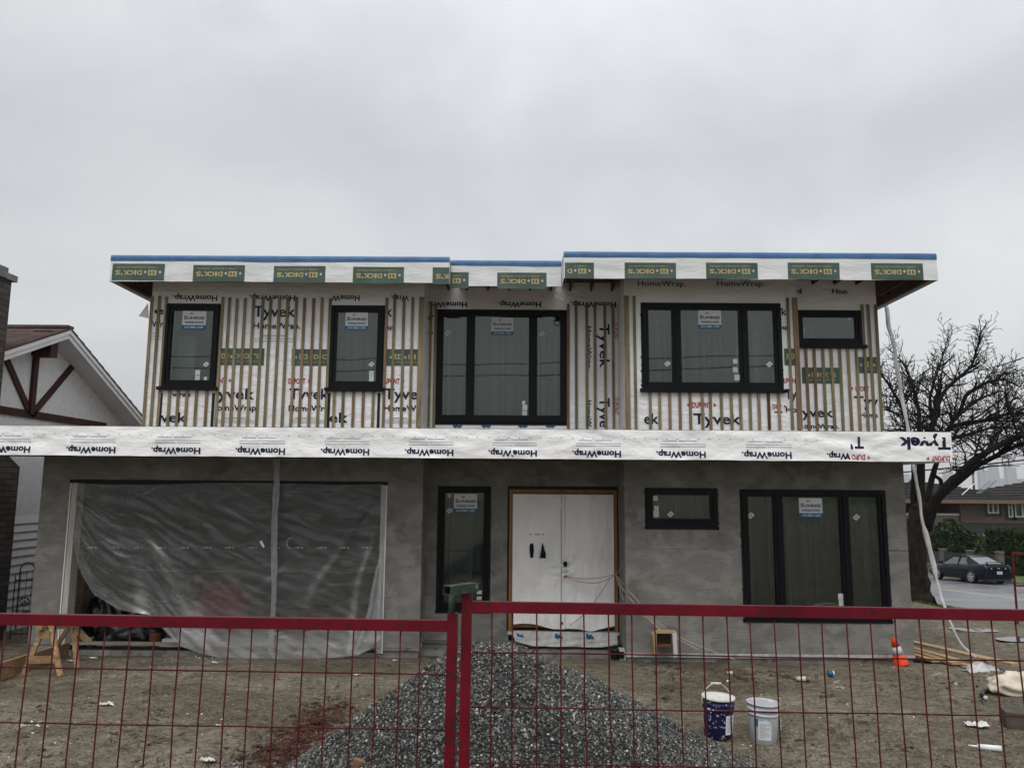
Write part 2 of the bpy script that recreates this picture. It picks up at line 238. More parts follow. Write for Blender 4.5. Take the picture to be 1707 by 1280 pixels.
# ---------------------------------------------------------------- object helpers
ORI = {}
def tag(o, label=None, cat=None, group=None, kind=None):
    if label: o['label'] = label
    if cat: o['category'] = cat
    if group: o['group'] = group
    if kind: o['kind'] = kind
    return o
def thing(name, label, cat, loc=(0, 0, 0), group=None):
    o = bpy.data.objects.new(name, None); COL.objects.link(o); o.location = loc; o.empty_display_size = .2; ORI[o.name] = Vector(loc)
    return tag(o, label, cat, group)
_tc = {}
def text_data(s, off=0.0, shear=0):
    k = (s, off)
    if k in _tc: return _tc[k]
    c = bpy.data.curves.new('t', 'FONT'); c.body = s; c.size = 1; c.offset = off; c.resolution_u = 2; c.fill_mode = 'FRONT'
    o = bpy.data.objects.new('t', c); COL.objects.link(o); bpy.context.view_layer.update()
    me = bpy.data.meshes.new_from_object(o.evaluated_get(bpy.context.evaluated_depsgraph_get()))
    V = [(v.co.x, v.co.y) for v in me.vertices]; Fc = [tuple(p.vertices) for p in me.polygons]
    bpy.data.objects.remove(o); bpy.data.curves.remove(c); bpy.data.meshes.remove(me)
    _tc[k] = (V, Fc); return _tc[k]
class MB:
    def __init__(s): s.v = []; s.f = []; s.m = []; s.mats = []; s.sm = []
    def mi(s, m):
        m = Mt[m] if isinstance(m, str) else m
        if m not in s.mats: s.mats.append(m)
        return s.mats.index(m)
    def add(s, vs, fs, m, smooth=False):
        b = len(s.v); s.v.extend(tuple(v) for v in vs); k = s.mi(m)
        for f in fs: s.f.append(tuple(b+i for i in f)); s.m.append(k); s.sm.append(smooth)
        return s
    def box(s, x0, x1, y0, y1, z0, z1, m, M=None):
        vs = [Vector((x, y, z)) for x in (x0, x1) for y in (y0, y1) for z in (z0, z1)]
        if M: vs = [M@v for v in vs]
        return s.add(vs, [(0, 1, 3, 2), (4, 6, 7, 5), (0, 4, 5, 1), (2, 3, 7, 6), (0, 2, 6, 4), (1, 5, 7, 3)], m)
    def bar(s, a, b, w, h, m, up=(0, 0, 1)):
        a = Vector(a); b = Vector(b); d = b-a; Ln = d.length; d.normalize(); u = Vector(up); x = d.cross(u)
        if x.length < 1e-4: x = d.cross(Vector((0, 1, 0)))
        x.normalize(); u = x.cross(d).normalized(); Mx = Matrix((x, d, u)).transposed().to_4x4(); Mx.translation = a
        return s.box(-w/2, w/2, 0, Ln, -h/2, h/2, m, Mx)
    def quad(s, a, b, c, d, m): return s.add([a, b, c, d], [(0, 1, 2, 3)], m)
    def poly(s, pts, m): return s.add(pts, [tuple(range(len(pts)))], m)
    def tube(s, pts, rad, m, n=8, smooth=True, caps=True, squash=None):
        pts = [Vector(p) for p in pts]; k = len(pts); rad = [rad]*k if not hasattr(rad, '__len__') else rad
        vs = []; px = None
        for i, p in enumerate(pts):
            d = (pts[min(i+1, k-1)]-pts[max(i-1, 0)]).normalized()
            x = (px - d*px.dot(d)) if px is not None else d.cross(Vector((0, 0, 1)) if abs(d.z) < .9 else Vector((1, 0, 0)))
            if x.length < 1e-5: x = d.cross(Vector((0, 1, 0)))
            x.normalize(); px = x; y = d.cross(x)
            for j in range(n):
                a = 2*math.pi*j/n; vs.append(p+x*math.cos(a)*rad[i]+y*math.sin(a)*rad[i]*(squash or 1))
        fs = [(i*n+j, i*n+(j+1) % n, (i+1)*n+(j+1) % n, (i+1)*n+j) for i in range(k-1) for j in range(n)]
        if caps: fs += [tuple(range(n))[::-1], tuple((k-1)*n+j for j in range(n))]
        return s.add(vs, fs, m, smooth)
    def lathe(s, prof, c, m, n=24, smooth=True, M=None):
        vs = []
        for r, z in prof:
            for j in range(n):
                a = 2*math.pi*j/n; v = Vector((r*math.cos(a), r*math.sin(a), z)); vs.append((M@v if M else v)+Vector(c))
        fs = [(i*n+j, i*n+(j+1) % n, (i+1)*n+(j+1) % n, (i+1)*n+j) for i in range(len(prof)-1) for j in range(n)]
        fs += [tuple(range(n))[::-1], tuple((len(prof)-1)*n+j for j in range(n))]
        return s.add(vs, fs, m, smooth)
    def wall(s, D, x0, x1, z0, z1, ops, m, reveal=.12, rm=None):    # wall in the plane Y=D with openings and their reveals
        xs = sorted({x0, x1, *[min(max(v, x0), x1) for o in ops for v in o[:2]]}); zs = sorted({z0, z1, *[min(max(v, z0), z1) for o in ops for v in o[2:4]]})
        for i in range(len(xs)-1):
            for j in range(len(zs)-1):
                cx = (xs[i]+xs[i+1])/2; cz = (zs[j]+zs[j+1])/2
                if not any(o[0] < cx < o[1] and o[2] < cz < o[3] for o in ops):
                    s.quad((xs[i], D, zs[j]), (xs[i+1], D, zs[j]), (xs[i+1], D, zs[j+1]), (xs[i], D, zs[j+1]), m)
        for a, b, c, d in [o[:4] for o in ops]:
            e = D+reveal; r = rm or m
            s.quad((a, D, c), (a, D, d), (a, e, d), (a, e, c), r); s.quad((b, D, c), (b, e, c), (b, e, d), (b, D, d), r)
            s.quad((a, D, d), (b, D, d), (b, e, d), (a, e, d), r); s.quad((a, D, c), (a, e, c), (b, e, c), (b, D, c), r)
        return s
    def text(s, txt, fn, x, y, w, h, m, off=0.0):     # fn maps (u,v) of the flat print to a world point; w x h is the box of the capitals
        V, Fc = text_data(txt, off); 
        if not V: return s
        a = min(v[0] for v in V); b = max(v[0] for v in V); cap = .729+2*off
        return s.add([fn(x+(v[0]-a)/(b-a)*w, y+(v[1]+off)/cap*h) for v in V], Fc, m)
    def build(s, name, parent=None, label=None, cat=None, group=None, kind=None, origin=None):
        me = bpy.data.meshes.new(name); o0 = ORI.get(parent.name, Vector()) if parent else Vector(origin or (0, 0, 0))
        me.from_pydata([(v[0]-o0.x, v[1]-o0.y, v[2]-o0.z) for v in s.v], [], s.f)
        for m in s.mats: me.materials.append(m)
        me.polygons.foreach_set('material_index', s.m); me.polygons.foreach_set('use_smooth', s.sm); me.update()
        o = bpy.data.objects.new(name, me); COL.objects.link(o)
        if parent: o.parent = parent; ORI[o.name] = o0.copy()
        else: o.location = o0; ORI[o.name] = o0
        return tag(o, label, cat, group, kind)
def npmesh(name, V, Fq, mats, mi=None, smooth=True, parent=None, **k):   # big numpy meshes; Fq is an (n, 3 or 4) array
    me = bpy.data.meshes.new(name); V = np.asarray(V, dtype=np.float32); Fq = np.asarray(Fq, dtype=np.int32); w = Fq.shape[1]
    if parent: V = V-np.array(ORI[parent.name], dtype=np.float32)
    me.vertices.add(len(V)); me.vertices.foreach_set('co', V.ravel()); me.loops.add(Fq.size); me.loops.foreach_set('vertex_index', Fq.ravel())
    me.polygons.add(len(Fq)); me.polygons.foreach_set('loop_start', np.arange(len(Fq), dtype=np.int32)*w); me.polygons.foreach_set('loop_total', np.full(len(Fq), w, dtype=np.int32))
    for m in mats: me.materials.append(Mt[m] if isinstance(m, str) else m)
    if mi is not None: me.polygons.foreach_set('material_index', np.asarray(mi, dtype=np.int32))
    me.polygons.foreach_set('use_smooth', np.full(len(Fq), smooth)); me.update(); me.validate()
    o = bpy.data.objects.new(name, me); COL.objects.link(o)
    if parent: o.parent = parent; ORI[o.name] = ORI[parent.name].copy()
    return tag(o, **k)
# value noise (numpy)
_tab = np.random.rand(256, 256)
def vn(x, y):
    xi = np.floor(x).astype(int); yi = np.floor(y).astype(int); fx = x-xi; fy = y-yi; fx = fx*fx*(3-2*fx); fy = fy*fy*(3-2*fy); g = lambda a, b: _tab[a % 256, b % 256]
    return (g(xi, yi)*(1-fx)+g(xi+1, yi)*fx)*(1-fy)+(g(xi, yi+1)*(1-fx)+g(xi+1, yi+1)*fx)*fy-.5
# ---------------------------------------------------------------- ground
RP = np.array((20.5, 35.65)); RD = np.array((-.147, .989)); RN = np.array((-.989, -.147))   # RN points to our side
RW = 4.85; RW2 = 6.2
def rz(y): return -1.75-.042*(np.clip(y, -30, 130)-41.7)
def sstep(t): t = np.clip(t, 0, 1); return t*t*(3-2*t)
def TZ0(x, y):
    x = np.asarray(x, float); y = np.asarray(y, float)
    z = np.minimum(.1*np.clip(14.5-y, 0, 100), .82); z = np.where(z > .5, .5+.32*(1-np.exp(-(z-.5)/.32)), z)
    z = z - .03*np.clip(y-30, 0, 100)
    s = (x-RP[0])*RN[0]+(y-RP[1])*RN[1]; e = s-RW; r = rz(y)
    z = z+(r+.02-z)*(1-sstep(e/8.5))
    z = np.where(s < -RW2, r+.12, z); return np.where((s < RW+.15) & (s > -RW2-.12), r-.08, z)
def TZ(x, y):
    x = np.asarray(x, float); y = np.asarray(y, float)
    s = (x-RP[0])*RN[0]+(y-RP[1])*RN[1]; site = sstep((s-RW-.3)/1.5)*(y < 60)
    damp = sstep((abs(y-15)+(abs(x) > 7)*5-1)/2)
    b = vn(x*.6, y*.6)*.10+vn(x*1.7+9, y*1.7)*.06+vn(x*4.1, y*4.1+5)*.035+vn(x*9.3, y*9.3)*.032+vn(x*21, y*21)*.016
    for (ry, rs) in ((9.6, .06), (8.1, -.1), (11.4, .12)): b = b-.06*np.exp(-((y-ry-rs*x)/.15)**2)*(x > 2.0)+.035*np.exp(-((y-ry-.28-rs*x)/.13)**2)*(x > 2.0)
    b = b+.12*np.exp(-((e_(s)-1.2)/1.0)**2)*(y < 40)*(vn(x*.8, y*.8)+.6)
    return TZ0(x, y)+b*site*(.35+.65*damp)*.75
def e_(s): return s-RW
def tz(x, y): return float(TZ(np.array([x]), np.array([y]))[0])
def GT(px, py):               # a photo position -> the point of the terrain there
    d = ray(px, py); T = np.arange(4.0, 60, .05); z = TZ(d.x*T, d.y*T); k = np.argmax(CZ+d.z*T < z)
    T = np.linspace(T[max(k-1, 0)], T[k], 12); z = TZ(d.x*T, d.y*T); k = np.argmax(CZ+d.z*T < z); t = float(T[k]); return Vector((d.x*t, d.y*t, CZ+d.z*t))
def axis(segs):
    a = [segs[0][0]]
    for lo, hi, st in segs: a += list(np.arange(a[-1]+st, hi+1e-6, st))
    return np.array(a)
gx = axis([(-5000, -600, 400), (0, -60, 60), (0, -15, 3), (0, -10, .2), (0, 12, .07), (0, 17, .14), (0, 70, 1.5), (0, 600, 50), (0, 5000, 400)])
gy = axis([(-400, -40, 40), (0, 4, 2), (0, 6, .2), (0, 16, .07), (0, 34, .2), (0, 90, 1.5), (0, 600, 50), (0, 6000, 400)])
Xg, Yg = np.meshgrid(gx, gy); Zg = TZ(Xg, Yg)
nx, ny = len(gx), len(gy); idx = np.arange(nx*ny).reshape(ny, nx)
Fg = np.stack([idx[:-1, :-1], idx[:-1, 1:], idx[1:, 1:], idx[1:, :-1]], -1).reshape(-1, 4)
cx = (Xg[:-1, :-1]+Xg[1:, 1:])/2; cy = (Yg[:-1, :-1]+Yg[1:, 1:])/2; sg = (cx-RP[0])*RN[0]+(cy-RP[1])*RN[1]
gi = np.where((sg < -RW2) | (cy > 60), 1, 0).ravel()
npmesh('ground', np.stack([Xg, Yg, Zg], -1).reshape(-1, 3), Fg, ['dirt', 'grass'], gi, kind='structure')
# road, line, kerbs
def strip(name, s0, s1, dz, m, t0=-60, t1=110, h=0, parent=None, **k):
    b = MB(); n = 60
    def q(t, s, d=0):
        x = RP[0]+RD[0]*t+RN[0]*s; y = RP[1]+RD[1]*t+RN[1]*s; return (x, y, float(rz(y))+dz-d)
    for i in range(n):
        a = t0+(t1-t0)*i/n; c = t0+(t1-t0)*(i+1)/n
        b.quad(q(a, s0), q(c, s0), q(c, s1), q(a, s1), m)
        if h: b.quad(q(a, s0), q(a, s0, h), q(c, s0, h), q(c, s0), m); b.quad(q(a, s1), q(c, s1), q(c, s1, h), q(a, s1, h), m)
    return b.build(name, parent, **k)
strip('road', RW, -RW2, 0, 'asphalt', kind='structure')
strip('road_marking', .06, -.06, .004, 'lineyel', kind='structure')
strip('kerb', -RW2+.002, -RW2-.16, .15, 'kerb', h=.25, kind='structure')
# ================================================================ the house under construction
def n3(x, y, z=0): return mnoise.noise(Vector((x, y, z)))
def band_disp(x, z):      # how far the loose wrap stands off the fascia board
    return .014+.018*n3(x*1.3+z*2.0, z*4.2)+.010*n3(x*2.9-z*5, z*8, 3)+.007*n3(x*5+z*9, z*14, 6)+.012*max(0, n3(x*.7+z*1.6, 1.3, 7))*math.sin((x*1.3+z*5)*5)
def fas_disp(x, z): return .006+.008*n3(x*1.5, z*5, 11)+.005*n3(x*3.6+z*4, z*6, 5)
zero = lambda x, z: 0
def sheet(mb, x0, x1, z0, z1, D, disp, m, off=0, rx=.06, rz_=.05, hem=0):
    nx_ = max(1, int((x1-x0)/rx)); nz_ = max(1, int((z1-z0)/rz_)); vs = []
    for j in range(nz_+1):
        for i in range(nx_+1):
            x = x0+(x1-x0)*i/nx_; z = z0+(z1-z0)*j/nz_; zz = z+(hem*(n3(x*1.1, 3, 2)+.5*n3(x*4, 1, 8)) if j == 0 else 0)
            vs.append((x, D-off-disp(x, z), zz))
    w = nx_+1
    mb.add(vs, [(j*w+i, j*w+i+1, (j+1)*w+i+1, (j+1)*w+i) for j in range(nz_) for i in range(nx_)], m, True)
def pr(mb, txt, p0, p1, pyb, cap, D, m, rot=0, off=.004, disp=zero, bold=.0):
    X0, Z0 = U(p0, pyb, D); X1, Z1 = U(p1, pyb, D); h = cap*(X1-X0)/(p1-p0)
    if rot == 0: fn = lambda u, v: (X0+u, D-off-disp(X0+u, Z0+v), Z0+v)
    else: fn = lambda u, v: (X1-u, D-off-disp(X1-u, Z1-v), Z1-v)
    mb.text(txt, fn, 0, 0, X1-X0, h, m, bold)
def prv(mb, txt, pxb, p0, p1, cap, D, m, off=.004, bold=0):     # reads downward, letter tops to the right
    X0, Z0 = U(pxb, p0, D); _, Z1 = U(pxb, p1, D); h = cap*D/F
    mb.text(txt, lambda u, v: (X0+v, D-off, Z0-u), 0, 0, Z0-Z1, h, m, bold)
def dupont(mb, p0, p1, pyb, cap, D, rot=0, disp=zero, off=.004, txt='DUPONT'):
    pr(mb, txt, p0, p1, pyb, cap, D, 'red', rot, off, disp, .025)
    X0, Z0 = U(p0, pyb, D); X1, _ = U(p1, pyb, D); k = (X1-X0)/(p1-p0); h = cap*k; s = 1 if rot == 0 else -1; zc = Z0+s*h/2
    for xx, sg_ in ((X0-.6*h, -1), (X1+.6*h, 1)):
        mb.poly([(xx-.12*h*sg_, D-off-disp(xx, zc), zc-.3*h), (xx+.35*h*sg_, D-off-disp(xx, zc), zc), (xx-.12*h*sg_, D-off-disp(xx, zc), zc+.3*h)], 'red')
def dicks(mb, p0, p1, pt, pb, D, rot=0, disp=zero, full=True, c0=0.0, c1=1.0, off=.003, W0=None):
    """green supplier's panel; c0..c1 is the part of the print (0-1, left to right when upright) that is showing"""
    X0, Z1 = U(p0, pt, D); X1, Z0 = U((p0 if rot == 0 else p0), pb, D); X1 = U(p1, pb, D)[0]; Hh = Z1-Z0
    sheet(mb, X0, X1, Z0, Z1, D, disp, 'green', off, .05, .04)
    Wf = (X1-X0)/(c1-c0); o2 = off+.004
    def fn(u, v):
        if rot == 0: x = X0+(u-c0)*Wf; z = Z0+v*Hh
        else: x = X1-(u-c0)*Wf; z = Z1-v*Hh
        return (x, D-o2-disp(x, z), z)
    def piece(a, b, f): 
        if a >= c0-.001 and b <= c1+.001: f()
    let = [('D', .425, .10), ('I', .535, .04), ('C', .585, .10), ('K', .69, .10), ("'", .80, .03), ('S', .84, .10)]
    for ch, u, w in let: piece(u, u+w, lambda: mb.text(ch, fn, u, .40, w, .30, 'gold', .035))
    piece(.15, .30, lambda: [mb.poly([fn(.15, .38), fn(.31, .38), fn(.31, .70), fn(.15, .70)], 'gold'), mb.poly([Vector(fn(a, b))+Vector((0, -.003, 0)) for a, b in ((.19, .44), (.22, .44), (.22, .64), (.19, .64))], 'green'),
        mb.poly([Vector(fn(a, b))+Vector((0, -.003, 0)) for a, b in ((.25, .44), (.28, .44), (.28, .64), (.25, .64))], 'green')])
    for u in (.085, .365): piece(u-.03, u+.03, lambda: mb.poly([fn(u+dx*.028*(1 if k_ % 2 == 0 else .55), .5+dz*.11*(1 if k_ % 2 == 0 else .55)) for k_, (dx, dz) in enumerate([(math.cos(t*math.pi/5), math.sin(t*math.pi/5)) for t in range(10)])], 'cream'))
    for wd, a, b in (('LUMBER', .15, .33), ('&', .355, .385), ('BUILDING', .41, .64), ('SUPPLIES', .67, .92)): piece(a, b, lambda: mb.text(wd, fn, a, .17, b-a, .11, 'gold', .0))
DG, DE, DR, DQ = 13.9, 14.6, 13.7, 14.0        # garage wing, entry recess, right wing, right-hand end
xl = U(61, 905, DG)[0]; xg = U(703, 905, DG)[0]; xr = U(1042, 905, DR)[0]; xR = U(1515, 935, DR)[0]
ul = U(246, 600, DG)[0]; ug = U(705, 600, DG)[0]; ur = U(1042, 600, DR)[0]; uq = U(1332, 600, DR)[0]; uR = U(1466, 600, DQ)[0]
ZB, ZT, ZU, ZD = .24, 3.6, 3.99, 6.97      # foundation top, lower wall top, band top, roof deck
H = thing('house_under_construction', 'two storey flat roofed house under construction with grey stucco below and battened white wrap above', 'house', (0, DE, 0))
WIN = []
def win(D, px0, px1, py0, py1, mull=(), sign=None, small=(), sill=0, inner=None):
    pm = (py0+py1)/2; xm = (px0+px1)/2
    x0 = U(px0, pm, D)[0]; x1 = U(px1, pm, D)[0]; z1 = U(xm, py0, D)[1]; z0 = U(xm, py1, D)[1]
    w = MB(); A = .055; yf = D-.04; yb = D+.09
    def ring(a, b, c, d, t, y0, y1, m='black', tb=None):
        tb = tb or t
        w.box(a, b, y0, y1, d-t, d, m); w.box(a, b, y0, y1, c, c+tb, m); w.box(a, a+t, y0, y1, c+tb, d-t, m); w.box(b-t, b, y0, y1, c+tb, d-t, m)
    ring(x0, x1, z0, z1, A, yf, yb, tb=.075)
    xs = [x0+A]; 
    for mpx in mull:
        c = U(mpx, pm, D)[0]; w.box(c-.03, c+.03, yf+.006, yb-.002, z0+.075, z1-A, 'black'); xs += [c-.03, c+.03]
    xs.append(x1-A); panes = []
    for i in range(0, len(xs), 2):
        ring(xs[i]+.001, xs[i+1]-.001, z0+.076, z1-A-.001, .05, yf+.022, yb-.01, tb=.06)
        panes.append((xs[i]+.052, xs[i+1]-.052, z0+.137, z1-A-.052))
    # taped black membrane round the opening, with ragged edge
    if not inner:
        for (a, b, c, d) in ((x0-.03, x0, z0-.03, z1+.02), (x1, x1+.03, z0-.03, z1+.02), (x0, x1, z1, z1+.02), (x0-.04, x1+.04, z0-.05, z0)):
            w.box(a, b, D-.012-.002*(c > z0), D-.001, c, d, 'blackm')
        rr = random.Random(int(px0))
        for k in range(14):
            zz = rr.uniform(z0, z1); sx = rr.choice((0, 1)); s_ = rr.uniform(.012, .03)
            xx = x0-.03-s_*.6 if sx == 0 else x1+.03
            w.box(xx, xx+s_*.6, D-.010, D-.001, zz, zz+s_, 'blackm')
    if sill: w.box(x0-.07, x1+.07, D-.075, D-.041, z0-.05, z0+.012, 'black')
    f = w.build('window', H)
    for a, b, c, d in panes:
        g = MB(); g.quad((a, D+.02, c), (b, D+.02, c), (b, D+.02, d), (a, D+.02, d), 'glass'); g.build('pane', f)
    fv = []; nfx = max(8, int((x1-x0)/.03)); rr2 = random.Random(int(px1))
    ph = rr2.uniform(0, 9)
    for jj in (0, 1):
        for i in range(nfx+1):
            x = x0+.02+(x1-x0-.04)*i/nfx; fv.append((x, D+.30+.035*math.sin(x*17+ph+2*math.sin(x*3.1))+.02*math.sin(x*41+ph), z0+.03 if jj == 0 else z1-.03))
    vf = MB(); vf.add(fv, [(i, i+1, nfx+2+i, nfx+1+i) for i in range(nfx)], 'vfilm', True); vf.build('vapour_film', f)
    yg = D+.016
    if sign:
        a, b, t, bt, q = sign; X0, Z1 = U(a, t, D); X1, Z0 = U(b, bt, D); zq = U(a, q, D)[1]; k = MB(); Wd = X1-X0
        k.box(X0, X1, yg-.004, yg, zq, Z1, 'sticker'); k.box(X0-.004, X1-.002, yg-.004, yg, Z0, zq-.0005, 'sblue')
        fn = lambda u, v: (X0+u, yg-.006, v); hh = Z1-zq
        k.text('S', fn, Wd*.06, zq+hh*.40, Wd*.14, hh*.27, 'snavy', .03); k.text('UNRISE', fn, Wd*.21, zq+hh*.40, Wd*.73, hh*.21, 'snavy', .03)
        k.text('WINDOWS', fn, Wd*.10, zq+hh*.10, Wd*.80, hh*.18, 'snavy', .03); k.text('604-888-1288', fn, Wd*.10, Z0+(zq-Z0)*.25, Wd*.80, (zq-Z0)*.52, 'sticker', .01)
        cxx = X0+Wd*.38; cz = zq+hh*.74
        k.poly([(cxx+Wd*.10*math.cos(t_*math.pi/10)*(1.0 if t_ % 2 else .78), yg-.006, cz+Wd*.10*math.sin(t_*math.pi/10)*(1.05 if t_ % 2 else .8)) for t_ in range(11)], 'orange')
        k.build('window_sign', f)
    for kind, a, b, s_ in small:
        X, Z = U(a, b, D); r = s_*D/F/2; k = MB()
        if kind == 'd':
            k.poly([(X-r*1.1, yg-.003, Z-r*.1), (X-r*.1, yg-.003, Z-r*.95), (X+r*1.1, yg-.003, Z+r*.1), (X+r*.1, yg-.003, Z+r*.95)], 'paper')
            k.poly([(X-r*.5, yg-.005, Z-r*.1), (X, yg-.005, Z-r*.35), (X+r*.4, yg-.005, Z+r*.1), (X+r*.1, yg-.005, Z+r*.3)], 'greyink')
        else: k.box(X-r*.9, X+r*.9, yg-.003, yg, Z-r, Z+r, 'paper' if kind == 's' else 'pgreen')
        k.build('sticker', f)
    WIN.append((D, x0, x1, z0, z1)); return f
win(DG, 274.5, 362.5, 508, 646, sign=(304.5, 342, 518, 549, 541.5), small=(('d', 343, 607, 10), ('s', 329, 621, 9), ('p', 328.5, 629, 9), ('s', 342, 631, 6)), sill=1)
win(DG, 551, 638, 511, 648, sign=(576, 612.5, 520.5, 549.5, 543), small=(('d', 619, 607, 10), ('p', 619, 622, 9), ('s', 619, 631, 9)), sill=1)
win(DE, 729, 943, 518, 704, mull=(784, 888.5), sign=(819.5, 855.5, 529, 558, 552), small=(('d', 746, 555, 11), ('d', 903, 556, 11), ('s', 873, 671, 6), ('s', 875, 679, 9), ('p', 874.5, 689, 9)))
win(DR, 1071.5, 1301, 507, 650, mull=(1128, 1240), sign=(1164, 1203, 517, 547.5, 541), small=(('d', 1113, 606, 11), ('d', 1283, 607, 11), ('s', 1226, 602, 8), ('p', 1226, 616, 9), ('p', 1229, 629, 10)), sill=1)
win(DQ, 1328.5, 1435.5, 519, 576.5, small=(('p', 1338, 551, 10), ('s', 1337, 558, 8), ('s', 1415.5, 532, 5.5)), sill=1)
win(DE, 731, 815, 812, 1017, sign=(757, 795, 823, 854.5, 847.5), small=(('s', 749, 826, 6), ('d', 749.5, 851, 11), ('s', 799, 989, 9), ('p', 799, 995, 9)))
win(DR, 1078, 1194, 815, 877.5, small=(('s', 1093, 830.5, 8), ('s', 1094.5, 847, 8), ('s', 1094, 856.5, 10), ('d', 1118, 857, 11)))
win(DR, 1239, 1478.5, 818, 1033, mull=(1299.5, 1410.5), sign=(1332, 1372, 830, 862.5, 855), small=(('d', 1252, 859, 12), ('d', 1428, 862, 12), ('s', 1402, 994, 9), ('p', 1404, 1004, 11)))
def opn(D): return [(w[1]+.01, w[2]-.01, w[3]+.01, w[4]-.01) for w in WIN if abs(w[0]-D) < .01]
def lo(D): return [o for o in opn(D) if o[3] < 3.6]
def hi(D): return [o for o in opn(D) if o[3] > 3.6]
# garage and door openings
ga, gb = U(108, 945, DG)[0], U(640, 945, DG)[0]; gz = U(380, 804, DG)[1]; gz0 = ZB-.1
da, db = U(848.5, 935, DE)[0], U(1029, 935, DE)[0]; dz = U(940, 815, DE)[1]; dz0 = U(940, 1052, DE)[1]
# ---- stucco walls
w = MB()
w.wall(DG, xl, xg, ZB, ZT, [(ga, gb, ZB, gz)], 'stucco', .25)
w.wall(DE, xg, xr, ZB, ZT, lo(DE)+[(da, db, ZB, dz)], 'stucco', .12)
w.wall(DR, xr, xR, ZB, ZT, lo(DR), 'stucco', .12)
w.quad((xg, DG, ZB), (xg, DE, ZB), (xg, DE, ZT), (xg, DG, ZT), 'stucco'); w.quad((xr, DE, ZB), (xr, DR, ZB), (xr, DR, ZT), (xr, DE, ZT), 'stucco')
w.quad((xl, 24, ZB), (xl, DG, ZB), (xl, DG, ZT), (xl, 24, ZT), 'stucco'); w.quad((xR, DR, ZB), (xR, 24, ZB), (xR, 24, ZT), (xR, DR, ZT), 'stucco')
w.quad((xl, 24, ZB), (xl, 24, ZT), (xR, 24, ZT), (xR, 24, ZB), 'stucco'); w.build('stucco_wall', H)
# thin control joints in the stucco
j = MB(); j2 = MB(); zj = U(1150, 915, DR)[1]; wx = [q for q in WIN if q[0] == DR and q[3] < 3.4]
j.box(xr, U(1239, 915, DR)[0]-.04, DR-.004, DR-.001, zj, zj+.009, 'concrete'); j2.box(U(1479, 920, DR)[0]+.04, xR, DR-.004, DR-.001, zj, zj+.009, 'blackm')
j.build('control_joint', H); j2.build('control_joint', H)
# ---- foundation
f = MB(); g0 = -.35
f.box(xl+.02, ga-.02, DG+.02, DG+.3, g0, ZB-.002, 'concrete'); f.box(gb+.02, xg-.02, DG+.02, DG+.9, g0, ZB-.002, 'concrete')
f.box(ga-.02, gb+.02, DG+.04, DG+.3, g0, gz0, 'concrete'); f.box(xg-.02, xr+.02, DE+.02, DE+.3, g0, ZB-.002, 'concrete')
f.box(xr+.02, xR-.02, DR+.02, DR+.32, g0, ZB-.002, 'concrete'); f.box(xR-.32, xR-.02, DR+.32, 24, g0, ZB-.004, 'concrete'); f.box(xl+.02, xl+.32, DG+.3, 24, g0, ZB-.004, 'concrete')
f.box(xr, xR+.004, DR-.012, DR+.02, ZB-.075, ZB-.005, 'whitemort'); f.box(xg, xr-.002, DE-.012, DE+.02, ZB-.05, ZB-.005, 'concrete'); f.box(gb+.02, xg, DG-.012, DG+.02, ZB-.05, ZB-.005, 'concrete')
f.build('foundation', H)
# ---- interior: floors, ceilings, back partitions with studs
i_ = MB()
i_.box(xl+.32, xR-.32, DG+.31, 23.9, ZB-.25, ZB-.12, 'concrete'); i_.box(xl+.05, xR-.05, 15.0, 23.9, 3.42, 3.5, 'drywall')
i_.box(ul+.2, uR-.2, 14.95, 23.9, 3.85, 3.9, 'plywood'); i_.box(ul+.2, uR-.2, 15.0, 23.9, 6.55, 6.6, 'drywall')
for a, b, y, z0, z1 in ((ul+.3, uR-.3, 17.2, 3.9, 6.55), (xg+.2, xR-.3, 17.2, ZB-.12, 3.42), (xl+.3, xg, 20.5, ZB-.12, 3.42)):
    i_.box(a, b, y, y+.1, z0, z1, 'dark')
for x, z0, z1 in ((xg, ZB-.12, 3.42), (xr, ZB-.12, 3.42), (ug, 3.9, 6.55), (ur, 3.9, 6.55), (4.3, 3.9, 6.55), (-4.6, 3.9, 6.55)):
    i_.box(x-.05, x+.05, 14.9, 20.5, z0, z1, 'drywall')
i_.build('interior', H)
sb = MB(); x = ul+.35
while x < uR-.4:
    sb.box(x, x+.04, 17.05, 17.19, 3.9, 6.55, 'stud'); x += .405
x = xg+.25
while x < xR-.4:
    sb.box(x, x+.04, 17.05, 17.19, ZB-.12, 3.42, 'stud'); x += .405
a = U(297, 560, DG+.6); b = U(322, 636, DG+.6); s2 = MB(); s2.box(a[0], b[0], DG+.6, DG+.63, b[1]-.3, a[1], 'pgreen'); s2.build('wall_board', H)
sb.build('stud_partition', H)
# ---- upper walls in white wrap, with the print on it
w = MB()
w.wall(DG, ul, ug, 3.8, ZD, hi(DG), 'wrap', .1); w.wall(DE, ug, ur, 3.8, ZD, hi(DE), 'wrap', .1); w.wall(DR, ur, uq, 3.8, ZD, hi(DR), 'wrap', .1); w.wall(DQ, uq, uR, 3.8, ZD, hi(DQ), 'wrap', .1)
for x, a, b in ((ug, DG, DE), (uq, DR, DQ)): w.quad((x, a, 3.8), (x, b, 3.8), (x, b, ZD), (x, a, ZD), 'wrap')
w.quad((ur, DE, 3.8), (ur, DR, 3.8), (ur, DR, ZD), (ur, DE, ZD), 'wrap'); w.quad((ul, 24, 3.8), (ul, DG, 3.8), (ul, DG, ZD), (ul, 24, ZD), 'wrap'); w.quad((uR, DQ, 3.8), (uR, 24, 3.8), (uR, 24, ZD), (uR, DQ, ZD), 'wrap')
w.quad((ul, 24, 3.8), (ul, 24, ZD), (uR, 24, ZD), (uR, 24, 3.8), 'wrap')
